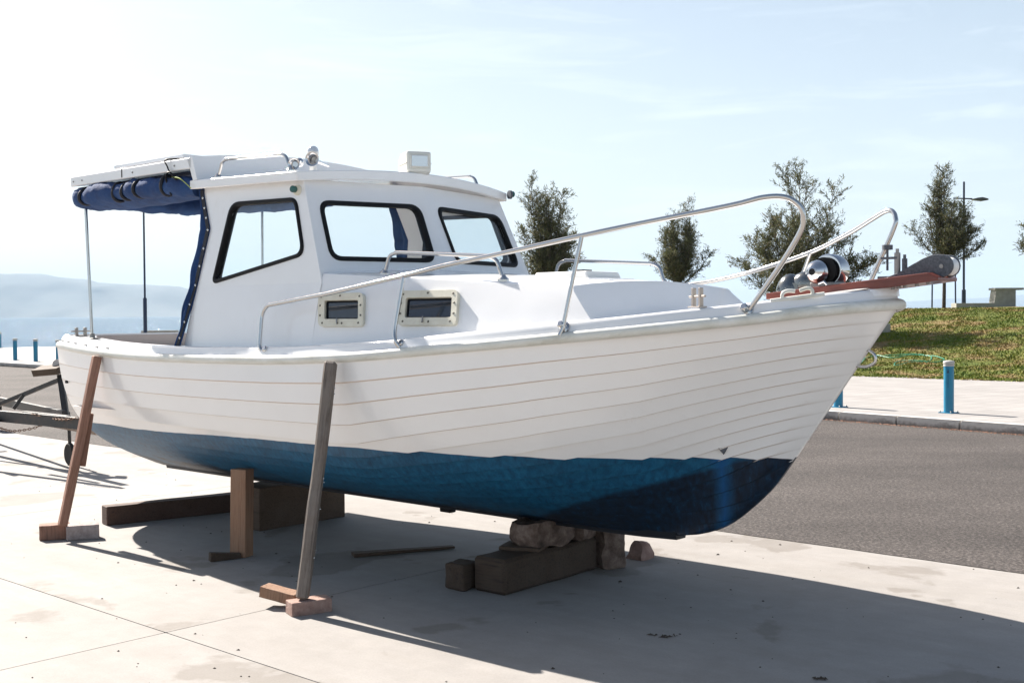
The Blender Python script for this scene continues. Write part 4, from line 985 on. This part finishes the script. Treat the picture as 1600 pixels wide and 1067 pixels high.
# ---------------------------------------------------------------- props, blocks, timbers
def beam(name, a, b_, w_, h_, mt, label, cat, group=None, roll_=0, taper=1, rough_=.0, bevel_=.006, hint=None, seg=10):
    """timber between two points (centre line), local z along its length, slightly uneven"""
    a = Vector(a); b_ = Vector(b_); d = b_-a; Ls = d.length; v = []; f = []
    for i in range(seg+1):
        t = i/seg; k = 1+(taper-1)*t
        for j, (sx_, sy_) in enumerate(((-1, -1), (1, -1), (1, 1), (-1, 1))):
            n = Vector((noise.noise((t*4+j*7, len(name) % 7, 1+roll_)), noise.noise((t*4+j*5, 3, 2+roll_)), 0))*rough_
            v.append((sx_*w_/2*k+n.x, sy_*h_/2*k+n.y, t*Ls))
    for i in range(seg):
        for j in range(4): q = (j+1) % 4; f.append((i*4+j, i*4+q, i*4+4+q, i*4+4+j))
    f += [(3, 2, 1, 0), tuple(seg*4+k for k in range(4))]
    me_ = mesh(name, v, f, mt, None, True); o = ob(name, me_, None, label=label, cat=cat, group=group)
    z = d.normalized(); x = hint if hint is not None else Vector((0, 0, 1)).cross(z)
    x = Vector(x); x = (x-z*x.dot(z)).normalized(); y = z.cross(x)
    M2 = Matrix((x, y, z)).transposed().to_4x4(); M2 = Matrix.Translation(a) @ M2 @ Matrix.Rotation(roll_, 4, 'Z'); o.matrix_world = M2
    bev(o, bevel_, 1); return o
def block(name, c, size, rz, mt, label, cat, tilt=(0, 0), group=None, rough_=.004, bevel_=.007, sub=5):
    bm = bmesh.new(); bmesh.ops.create_cube(bm, size=1)
    bmesh.ops.subdivide_edges(bm, edges=bm.edges, cuts=sub, use_grid_fill=True)
    for v_ in bm.verts:
        v_.co = Vector((v_.co.x*size[0], v_.co.y*size[1], v_.co.z*size[2])); n = noise.noise_vector(v_.co*9+Vector(c)*3)*rough_ + noise.noise_vector(v_.co*28+Vector(c))*rough_*.4
        v_.co += n
    me_ = bpy.data.meshes.new(name); bm.to_mesh(me_); bm.free(); me_.materials.append(mt)
    o = ob(name, me_, None, c, (tilt[0], tilt[1], rz), label=label, cat=cat, group=group); bev(o, bevel_, 2); return o
def b2w(x, y, z=0):
    ca, sa = math.cos(BTH), math.sin(BTH); return Vector((BO.x + x*ca + y*sa, BO.y - x*sa + y*ca, z))
rb = -BTH
# middle prop
hpx = Vector((.747, -.665, 0))
beam('timber_prop', (-1.172, 6.535, .078), (-1.030, 6.745, 1.385), .066, .072, W_GREY, 'grey weathered prop leaning against the middle of the starboard side', 'timber prop', 'props holding the hull upright', roll_=.5, rough_=.006, bevel_=.012, seg=16)
mp_ = [q for q in bpy.data.objects if q.name == 'timber_prop'][0]
nb_ = MB(); nb_.lathe([(.004, 0), (.004, .004), (.001, .005)], 6); nme = mesh('nail', nb_.v, nb_.f, CHROME, 40, True)
for (fx, fz) in ((.008, .20), (-.01, .24), (.005, .47), (-.006, .62), (.012, .64), (.0, 1.12), (.01, 1.15)):
    ob('nail', nme, mp_, (fx, -.040, fz), (R(90), 0, 0)); ob('nail', nme, mp_, (-.038, fx, fz+.03), (0, R(-90), 0))
block('brick', (-1.14, 6.55, .038), (.235, .11, .075), R(30), BRICK, 'reddish brick under the foot of the grey middle prop', 'brick', bevel_=.005)
block('wood_block', (-1.325, 6.69, .070), (.22, .10, .06), R(-18), W_POST, 'short wood block tilted against the brick below the middle prop', 'wood block', tilt=(R(0), R(10)), bevel_=.004)
# stern prop
beam('timber_prop', (-3.325, 8.70, .112), (-3.085, 8.80, 1.355), .055, .062, W_BROWN, 'reddish brown prop leaning under the stern quarter', 'timber prop', 'props holding the hull upright', roll_=.25, rough_=.004, bevel_=.006, seg=12)
st_b = beam('batten', (-3.208, 8.80, .54), (-3.15, 8.825, .93), .05, .045, W_BROWN, 'short dark batten fixed behind the lower half of the stern prop', 'batten', bevel_=.004)
block('brick', (-3.42, 8.79, .056), (.21, .12, .11), R(20), W_BROWN, 'brown wooden block on the left below the stern prop', 'wood block', bevel_=.006)
bpy.data.objects['brick.001'].name = 'wood_block.001'
block('brick', (-3.21, 8.79, .054), (.23, .12, .108), R(22), BRICKG, 'dusty pinkish brick on the right below the stern prop', 'brick', bevel_=.008)
# short post
beam('timber_post', b2w(-2.30, -.815, .0), b2w(-2.30, -.80, .60), .125, .10, W_POST, 'short pine post standing under the aft bilge', 'timber post', roll_=R(20), bevel_=.004)
beam('wedge', (-2.045, 7.93, .03), (-1.86, 8.03, .02), .06, .06, W_DARK, 'small dark wedge lying at the foot of the pine post', 'wedge', taper=.6, bevel_=.004)
beam('timber_post', b2w(-2.35, .55, .0), b2w(-2.35, .55, .56), .12, .12, W_POST, 'half hidden pine post under the far side of the keel', 'timber post', bevel_=.004)
# long beam and big aft block
beam('timber_beam', (-3.245, 9.36, .075), (-1.75, 10.45, .075), .13, .15, W_BEAM, 'long dark beam lying on the concrete behind the pine post', 'beam', rough_=.006, seg=14)
beam('timber_block', b2w(-3.13, -.17, .165), b2w(-3.13, .68, .165), .32, .33, W_DARK, 'massive dark timber block under the aft end of the keel', 'timber block', rough_=.008)
# forward stack
td = Vector((.595, .707, 0)).normalized(); tn = Vector((-td.y, td.x, 0))
P0 = Vector((-.05, 6.88, 0))
beam('timber_block', P0+tn*.13+Vector((0, 0, .105))+td*.0, P0+tn*.13+td*.93+Vector((0, 0, .105)), .25, .21, W_DARK, 'thick dark timber carrying the stones below the forward keel', 'timber block', rough_=.012, bevel_=.02, seg=14)
block('timber_block', P0+tn*.34+td*.0+Vector((0, 0, .08)), (.16, .15, .16), math.atan2(td.y, td.x)+.1, W_DARK, 'short grey cracked block end beside the thick forward timber', 'wood block', rough_=.012, bevel_=.015)
block('board', P0+tn*.17+td*.42+Vector((0, 0, .222)), (.34, .26, .022), math.atan2(td.y, td.x)+.35, W_DARK, 'thin flat board between the forward timber and the stone', 'board', bevel_=.003)
def stone(name, c, size, rz, label, seed, mt=STONE, cat='stone', rnd=.38, point=0):
    bm = bmesh.new(); bmesh.ops.create_cube(bm, size=1); bmesh.ops.subdivide_edges(bm, edges=bm.edges, cuts=7, use_grid_fill=True)
    for v_ in bm.verts:
        p = v_.co.copy(); r_ = p.normalized()*.62; p = p.lerp(r_, rnd); p = Vector((p.x*(1-point*(p.z+.5)), p.y*(1-point*(p.z+.5)), p.z)); p = Vector((p.x*size[0], p.y*size[1], p.z*size[2]))
        n = noise.noise_vector(p*7+Vector((seed, 0, 0)))*.03 + noise.noise_vector(p*20+Vector((0, seed, 0)))*.012; v_.co = p+n*min(1, size[2]/.1)
    zmin = min(v_.co.z for v_ in bm.verts)
    for v_ in bm.verts: v_.co.z = max(v_.co.z, zmin+.012)
    me_ = bpy.data.meshes.new(name); bm.to_mesh(me_); bm.free(); me_.materials.append(mt); me_.shade_smooth(); me_.set_sharp_from_angle(angle=R(28))
    return ob(name, me_, None, c, (0, 0, rz), label=label, cat=cat)
stone('stone', P0+tn*.12+td*.50+Vector((0, 0, .298)), (.38, .26, .15), math.atan2(td.y, td.x), 'large paint-spotted stone wedged directly under the keel', 3.0)
stone('stone', P0+tn*.10+td*.80+Vector((0, 0, .285)), (.22, .24, .13), math.atan2(td.y, td.x)+.2, 'smaller pinkish stone beside the paint-spotted one on the timber', 8.0)
stone('stone', P0+tn*.02+td*1.05+Vector((0, 0, .13)), (.18, .2, .28), .4, 'upright dark stone standing at the far end of the timber', 12.0)
stone('stone', (.86, 7.95, .042), (.15, .14, .11), .7, 'loose pointed reddish stone lying alone on the concrete', 17.0, BRICK, rnd=.12, point=.55)
beam('plank', (-1.10, 8.06, .014), (-.42, 8.31, .014), .09, .026, W_DARK, 'thin loose plank lying in the shade under the hull', 'plank', taper=.6, bevel_=.003)
mb = MB(); mb.box((-1.16, -.03, .325), (-1.06, .03, .36)); mb.obj('transducer', BLACK, boat, bevel=.008)

# ---------------------------------------------------------------- trailer
tr = empty('boat_trailer', (-5.0, 13.2, 0), label='dark steel boat trailer with winch post, standing behind the stern', cat='trailer')
TO = Vector((-5.0, 13.2, 0)); u_ = Vector((-.64, .768, 0))         # towards the trailer's rear
def bar(name, a, b_, w_, h_, mt=TRAIL, up=Vector((0, 0, 1)), parent=None):
    a = Vector(a)-TO; b_ = Vector(b_)-TO; d = (b_-a).normalized(); s_ = d.cross(up).normalized(); n_ = s_.cross(d)
    mb_ = MB(); vv_ = []
    for p in (a, b_):
        for i, j in ((-1, -1), (1, -1), (1, 1), (-1, 1)): vv_.append(p+s_*w_/2*i+n_*h_/2*j)
    mb_.add(vv_, [(3, 2, 1, 0), (4, 5, 6, 7), (0, 1, 5, 4), (1, 2, 6, 5), (2, 3, 7, 6), (3, 0, 4, 7)])
    return mb_.obj(name, mt, parent or tr, bevel=.003)
bar('frame_rail', (-4.86, 12.82, .585), (-8.4, 17.6, .585), .05, .10)
bar('frame_rail', (-4.25, 11.92, .565), (-6.9, 13.85, .585), .05, .12)
bar('frame_rail', (-6.9, 13.85, .585), (-9.6, 16.8, .585), .05, .12)
bar('plank', (-4.20, 12.02, .475), (-6.6, 14.6, .495), .09, .05, RUSTW)
bar('winch_post', (-4.93, 13.05, .56), (-5.05, 13.22, 1.00), .06, .06, up=Vector((1, 0, 0)))
bar('brace', (-5.03, 13.2, .96), (-6.35, 14.1, .52), .045, .045)
bar('brace', (-5.62, 13.6, .76), (-5.72, 13.55, .60), .04, .04)
bar('cross_member', (-4.62, 12.3, .60), (-5.35, 12.95, .60), .05, .05)
bar('cross_member', (-6.7, 15.1, .56), (-7.6, 14.5, .56), .06, .06)
bar('axle', (-7.75, 17.5, .30), (-9.6, 15.8, .30), .06, .06)
bow_rest = bar('bow_rest', (-4.98, 13.1, 1.075), (-5.33, 13.28, 1.045), .16, .075, W_DARK, up=Vector((.25, -.5, 1)))
bar('bow_pad', (-4.90, 13.2, 1.02), (-4.97, 13.15, 1.18), .05, .1, TRAIL, up=Vector((1, 0, 0)))
mb = MB(); mb.lathe([(.06, -.03), (.06, .03)], 16, Matrix.Translation(Vector((-5.06, 13.2, 1.12))-TO) @ Matrix.Rotation(R(90), 4, 'X')); mb.obj('winch_drum', mat('winch_grey', (.45, .43, .42), .6), tr, smooth=40)
def wheel(c, r, wd, ax):
    q_ = Vector(ax).to_track_quat('Z', 'Y').to_matrix().to_4x4(); M2 = Matrix.Translation(Vector(c)-TO) @ q_
    mb_ = MB(); mb_.lathe([(r*.62, -wd*.45), (r*.9, -wd*.5), (r, -wd*.3), (r, wd*.3), (r*.9, wd*.5), (r*.62, wd*.45)], 28, M2); o = mb_.obj('tyre', TYRE, tr, smooth=40)
    mb_ = MB(); mb_.lathe([(r*.6, -wd*.3), (r*.62, -wd*.46), (r*.62, wd*.46), (r*.6, wd*.3)], 20, M2); mb_.obj('rim', RIM, o, smooth=40)
wheel((-4.93, 13.15, .125), .125, .05, (.75, .66, 0)); bar('jockey_leg', (-4.93, 13.16, .125), (-4.93, 13.12, .60), .03, .03, up=Vector((1, 0, 0)))
wheel((-7.75, 17.5, .33), .33, .17, (.64, .58, 0)); wheel((-9.5, 15.9, .33), .33, .17, (.64, .58, 0)); 
wheel((-5.66, 12.85, .47), .10, .06, (.64, .58, 0))
bar('roller_arm', (-5.66, 12.88, .47), (-5.66, 12.92, .60), .03, .03, up=Vector((1, 0, 0)))
# chain
def chain(pts, n):
    P = catm(pts, 10); L_ = [0]
    for a, b_ in zip(P[:-1], P[1:]): L_.append(L_[-1]+(b_-a).length)
    step = L_[-1]/n; lk = MB(); lk.tube([(.022*math.cos(t), .011*math.sin(t), 0) for t in np.linspace(0, 2*math.pi, 10, endpoint=False)], .0045, 5, closed=True); lme = mesh('chain_link', lk.v, lk.f, RUST, 60)
    for k in range(n):
        s = (k+.5)*step; i = max(0, next((j for j, q in enumerate(L_) if q > s), len(L_)-1)-1); t = (s-L_[i])/max(L_[i+1]-L_[i], 1e-6); p = P[i].lerp(P[i+1], t); d = P[i+1]-P[i]
        o = ob('chain_link', lme, tr); o.location = p-TO; o.rotation_mode = 'QUATERNION'; o.rotation_quaternion = d.to_track_quat('X', 'Z') @ Matrix.Rotation(R(90*(k % 2)), 3, 'X').to_quaternion()
chain([(-5.05, 12.42, .635), (-4.85, 12.35, .60), (-4.6, 12.1, .60), (-4.4, 11.98, .63)], 20)
chain([(-5.75, 12.95, .50), (-5.4, 12.68, .435), (-5.1, 12.5, .47), (-4.95, 12.45, .52)], 24)

# ---------------------------------------------------------------- bollards
def make_bollard():
    b0 = empty('bollard')
    mb = MB(); mb.lathe([(.074, .012), (.074, .70)], 28); mb.obj('post', BLUE, b0, smooth=40)
    mb = MB(); mb.lathe([(.080, .700), (.080, .722), (.072, .726), (.072, .734), (.081, .738), (.081, .770), (.070, .782), (.02, .788)], 28); mb.obj('cap', CAPG, b0, smooth=35)
    mb = MB(); mb.box((-.11, -.11, 0), (.11, .11, .012)); mb.obj('base_plate', BLUE, b0, bevel=.003)
    for x, y in ((-.09, -.09), (.09, -.09), (.09, .09), (-.09, .09)):
        mb = MB(); mb.lathe([(.012, .012), (.012, .028), (.006, .034)], 8, Matrix.Translation((x, y, 0))); mb.obj('bolt', DULL, b0, smooth=40)
    # small printed mark: tapering tower and a column of tiny characters, on the side facing the road
    mb = MB(); rr = .0755
    def pr_(poly):
        v_ = [(rr*math.cos(R(-67)+x/rr), rr*math.sin(R(-67)+x/rr), z) for x, z in poly]; mb.add(v_, [tuple(range(len(v_)))])
    pr_([(-.018, .600), (.018, .600), (.012, .618), (-.012, .618)]); pr_([(-.010, .618), (.010, .618), (.004, .655), (-.004, .655)])
    for k, (w_, h_) in enumerate(((.008, .018), (.010, .012), (.005, .014), (.010, .014), (.008, .012), (.010, .016), (.005, .012), (.009, .016))):
        z = .565-k*.024; pr_([(-w_*.5, z-h_*.5), (w_*.5, z-h_*.5), (w_*.5, z+h_*.5), (-w_*.5, z+h_*.5)])
    mb.obj('print', NAVYP, b0, smooth=None, closed=False)
    return b0
def copy_tree(o, parent=None):
    c = o.copy(); col.objects.link(c)
    if parent: c.parent = parent
    for ch in [q for q in bpy.data.objects if q.parent == o]: copy_tree(ch, c)
    return c
proto = make_bollard()
spots = [((6.54, 17.72), 'blue bollard on the right pavement, fully in view beside the kerb'), ((5.22, 18.94), 'blue bollard half hidden behind the boat stem, on the right pavement'),
         ((-16.39, 40.71), 'blue bollard by the left kerb, nearest the trailer winch post among those in clear view'), ((-17.66, 42.06), 'blue bollard by the left kerb, second from the photo edge'),
         ((-14.94, 38.95), 'blue bollard on the left partly hidden by the boat stern'), ((-25.7, 59.4), 'farthest blue bollard, alone at the quay edge by the photo border')]
for i, ((x, y), lab) in enumerate(spots):
    o = proto if i == 0 else copy_tree(proto)
    o.location = (x, y, .12); o.rotation_euler = (0, 0, ang if i < 2 else R(-45)); tag(o, lab, 'bollard', 'blue bollards along the promenade')

# ---------------------------------------------------------------- lamp posts, benches, hose
lp = empty('street_lamp', (19.08, 50, mz(19.08, 50)-.02), label='dark lamp post with a side arm rising beside the slim tree on the right mound', cat='street lamp')
mb = MB(); mb.lathe([(.09, 0), (.085, .8), (.05, .83), (.042, 5.35)], 12); mb.obj('pole', POLE, lp, smooth=40)
mb = MB(); mb.tube([(-.45, 0, 4.66), (.35, 0, 4.63)], .03, 8); mb.obj('arm', POLE, lp, smooth=40)
mb = MB(); mb.prism([(.3, -.02), (.42, -.06), (.75, -.10), (1.0, -.06), (.98, .0), (.75, .06), (.55, .04)], lambda p: (p[0], -.14, 4.63+p[1]), lambda p: (p[0], .14, 4.63+p[1])); mb.obj('lamp_head', LAMPH, lp, bevel=.02)
lp = empty('street_lamp', (-16.1, 52, .12), label='slim dark blue pole seen behind the cockpit against the sea', cat='lamp post')
mb = MB(); mb.lathe([(.085, 0), (.085, 2.30), (.045, 2.36), (.04, 7.0)], 12); mb.obj('pole', POLE, lp, smooth=40)
mb = MB(); mb.tube([(0, 0, 6.75), (.5, 0, 6.8)], .025, 8); mb.prism([(.45, -.03), (.6, -.08), (.95, -.06), (.95, 0), (.6, .05)], lambda p: (p[0], -.12, 6.8+p[1]), lambda p: (p[0], .12, 6.8+p[1])); mb.obj('lamp_head', LAMPH, lp, bevel=.01)
def bench(x, y, z, rz, label, w_=1.2):
    b0 = empty('concrete_bench', (x, y, z), rz, label=label, cat='bench')
    mb = MB(); mb.box((-1.35, -.25, -.2), (0, .25, .17)); mb.obj('seat', BENCH, b0, bevel=.01)
    mb = MB(); mb.prism([(-.06, -.2), (.75, -.2), (.75, .62), (.06, .62)], lambda p: (p[0], -.25, p[1]), lambda p: (p[0], .25, p[1])); mb.obj('back_block', BENCH, b0, bevel=.01)
    mb = MB(); mb.box((.0, -.29, .622), (1.02, .29, .70)); mb.obj('slab', BENCH, b0, bevel=.01)
bench(17.02, 42, mz(17.02, 42)-.02, 0, 'low concrete bench with a raised slab end on top of the mound')
mb = MB(); mb.box((-.6, -.3, -.3), (.22, .3, .22)); o = mb.obj('concrete_block', BENCH, None, bevel=.01, label='dark concrete block on the mound just past the tip of the bow', cat='block'); o.location = (11.2, 36, mz(11.2, 36)+.02)
mb = MB(); mb.box((-.9, -.25, 0), (.9, .25, .8)); o = mb.obj('concrete_block', BENCH, None, bevel=.01, label='dark concrete block at the water edge seen over the cockpit side', cat='block'); o.location = (-18.2, 61.2, .12)
for o in [q for q in bpy.data.objects if q.name.startswith('concrete_bench')]: pass
HP = [(9.88, 32.06), (10.13, 31.49), (10.58, 31.55), (10.97, 31.12), (10.77, 30.51), (10.51, 30.56), (10.1, 30.9), (9.74, 30.13), (10.2, 30.45), (10.69, 30.18), (11.1, 30.4), (10.9, 31.4), (10.3, 31.8), (9.6, 31.9), (9.1, 31.0), (8.7, 31.3)]
pts = catm([(x, y, 0) for x, y in HP], 8); mb = MB(); mb.tube([(p.x, p.y, mz(p.x, p.y)+.020+.016*noise.noise(p*2)) for p in pts], .010, 8)
mb.obj('garden_hose', HOSE, None, smooth=60, label='green garden hose lying loosely coiled on the grass slope', cat='hose')

# ---------------------------------------------------------------- trees
def tree(x, y, H, hw, lean, base_frac, seed, label, stakes=0, peaks=None, nleaf=9000):
    rr = random.Random(seed); z0 = mz(x, y)-.05
    t0 = empty('tamarisk_tree', (x, y, z0), label=label, cat='tree', group='young tamarisk trees on the mound')
    tb = MB(); leaf = []
    zt = H*base_frac
    trunk_pts = [Vector((0, 0, 0)), Vector((.02, .01, zt*.5)), Vector((lean*.1, 0, zt))]
    tb.tube(catm(trunk_pts, 4), .05, 8, radii=list(np.linspace(.075, .055, 9)))
    limbs = []
    nl = 23
    for i in range(nl):
        azm = rr.random()*6.28; sp_ = rr.random()**.6 if i > 3 else rr.random()*.3
        top = H*(.99-.50*sp_**1.1) if i > 3 else H*rr.uniform(.88, 1.0)
        if peaks and i < 4: px_, ph = peaks[i % len(peaks)]; end = Vector((px_*hw, rr.uniform(-.15, .15)*hw, H*ph))
        else: end = Vector((math.cos(azm)*hw*sp_+lean*.2, math.sin(azm)*hw*sp_, top - rr.random()*H*.10))
        st_ = Vector((lean*.1, 0, zt*rr.uniform(.85, 1.05))); mid = st_.lerp(end, .5) + Vector((math.cos(azm), math.sin(azm), 0))*hw*.12*rr.uniform(-.3, 1.0) + Vector((0, 0, -.02*H))
        P = catm([st_, mid, end], 8); tb.tube(P, .02, 5, radii=list(np.linspace(.030, .005, len(P)))); limbs.append(P)
        for k in range(2, len(P)):
            for s_ in range(3):
                if rr.random() < .1: continue
                a2 = rr.random()*6.28; fr_ = k/len(P); Ls = hw*rr.uniform(.28, .62)*(1.15-.55*fr_)
                tg = (P[k]-P[k-1]).normalized(); d = (Vector((math.cos(a2), math.sin(a2), rr.uniform(-.25, .6)))*rr.uniform(.5, 1.1)+tg*.75).normalized(); e = P[k]+d*Ls
                Q = catm([P[k], P[k]+d*Ls*.5+Vector((0, 0, .02)), e+Vector((0, 0, -.04*rr.random()))], 3); tb.tube(Q, .006, 3, radii=list(np.linspace(.010, .003, len(Q))), cap=False)
                leaf.append((Q, rr.uniform(.5, 1.5)))
    tot = sum(q[1] for q in leaf); V_ = []
    L_rng = np.random.default_rng(seed)
    for Q, wt in leaf:
        n = int(nleaf*wt/tot); tt = L_rng.random(n)**.75
        A_ = np.array([q[:] for q in Q]); idx = tt*(len(A_)-1); i0 = np.clip(idx.astype(int), 0, len(A_)-2); fr_ = (idx-i0)[:, None]; P_ = A_[i0]*(1-fr_)+A_[i0+1]*fr_
        P_ += L_rng.normal(0, .040, P_.shape)
        D = L_rng.normal(0, 1, P_.shape) + (A_[-1]-A_[0])/np.linalg.norm(A_[-1]-A_[0])*1.1 + np.array([0, 0, .3]); D /= np.linalg.norm(D, axis=1)[:, None]
        L2 = L_rng.uniform(.05, .15, n)[:, None]; S2 = np.cross(D, L_rng.normal(0, 1, P_.shape)); S2 /= np.linalg.norm(S2, axis=1)[:, None]; w2 = L_rng.uniform(.007, .016, n)[:, None]
        q4 = np.stack([P_-S2*w2, P_+S2*w2, P_+D*L2+S2*w2*.4, P_+D*L2-S2*w2*.4], 1).reshape(-1, 3); V_.append(q4)
    V_ = np.concatenate(V_)
    tb.obj('trunk', BARK, t0, smooth=60, closed=False)
    ob('crown', fast_mesh('crown', V_, 4, LEAF), t0)
    if stakes:
        for sx_ in (-.42, .42):
            mb_ = MB(); mb_.tube([(sx_*1.05, 0, -.1), (sx_, 0, stakes)], .03, 6); mb_.obj('stake', POLE, t0, smooth=40)
        mb_ = MB(); mb_.tube([(-.44, 0, stakes-.02), (.44, 0, stakes-.02)], .018, 6); mb_.obj('tie_bar', POLE, t0, smooth=40)
tree(1.12, 40, 5.62, 1.45, .1, .44, 11, 'bushy two-peaked tree just right of the wheelhouse', 0, [(-.30, 1.0), (.40, .93), (-.35, .90), (.45, .84)], 22000)
tree(6.80, 48, 4.45, 1.3, 0, .27, 23, 'round bushy tree above the foredeck rail, between the two larger trees', 1.22, None, 18000)
tree(9.05, 37, 4.95, 1.95, 0, .20, 37, 'largest tree, spreading behind the bow rail and windlass', 0, [(0, 1.0), (-.25, 1.03), (.55, .92), (.1, .93)], 32000)
tree(16.05, 44, 5.1, 1.35, 0, .38, 41, 'slim staked tree beside the lamp post on the right mound', 1.8, [(-.05, 1.0), (.1, .95), (-.2, .9)], 17000)
tree(18.35, 40, 4.95, 1.15, 0, .38, 59, 'tree cut off by the right edge of the photo', 0, None, 16000)

# ---------------------------------------------------------------- small litter on the concrete
mb = MB()
for k in range(420):
    x = random.uniform(-5, 4.5); y = random.uniform(4.6, 13); r = abs(random.gauss(0, .004))+.003; t = random.random()*6.28
    if (Vector((x, y))-A0).dot(AN) > -.05: continue
    ps = [(x+r*math.cos(t+q)*random.uniform(.6, 1.4), y+r*math.sin(t+q)*random.uniform(.6, 1.4), .001) for q in (0, 1.5, 3, 4.6)]; mb.add(ps+[(x, y, .001+r*.7)], [(0, 1, 4), (1, 2, 4), (2, 3, 4), (3, 0, 4)])
for (x, y) in ((1.37, 5.29), (.75, 6.0)):
    for k in range(7):
        t = random.random()*3.1; l = random.uniform(.008, .028); a = Vector((x+random.gauss(0, .03), y+random.gauss(0, .02), .004)); d = Vector((math.cos(t), math.sin(t), 0))*l; s_ = Vector((-d.y, d.x, 0)).normalized()*.0025
        mb.add([a-d-s_, a+d-s_, a+d+s_, a-d+s_, a+Vector((0, 0, .01))], [(0, 1, 4), (1, 2, 4), (2, 3, 4), (3, 0, 4)])
mb.obj('litter', mat('dark_crumbs', (.06, .045, .035), .9), smooth=None, closed=False, label='dark grit and dry leaf crumbs scattered over the concrete', cat='litter', kind='stuff')

# ---------------------------------------------------------------- haze
HAZE = bpy.data.materials.new('haze'); HAZE.use_nodes = True; t = HAZE.node_tree; t.nodes.clear()
hv = N(t, 'ShaderNodeVolumePrincipled', Density=.00010, Anisotropy=.0); hv.inputs['Color'].default_value = (.60, .79, 1, 1); ho = N(t, 'ShaderNodeOutputMaterial'); t.links.new(hv.outputs[0], ho.inputs['Volume'])
mb = MB(); mb.box((-16500, -2500, -4.5), (16500, 16500, 560)); hz = mb.obj('haze', HAZE, smooth=None, kind='stuff', label='pale blue sea haze fading the far shore', cat='haze')
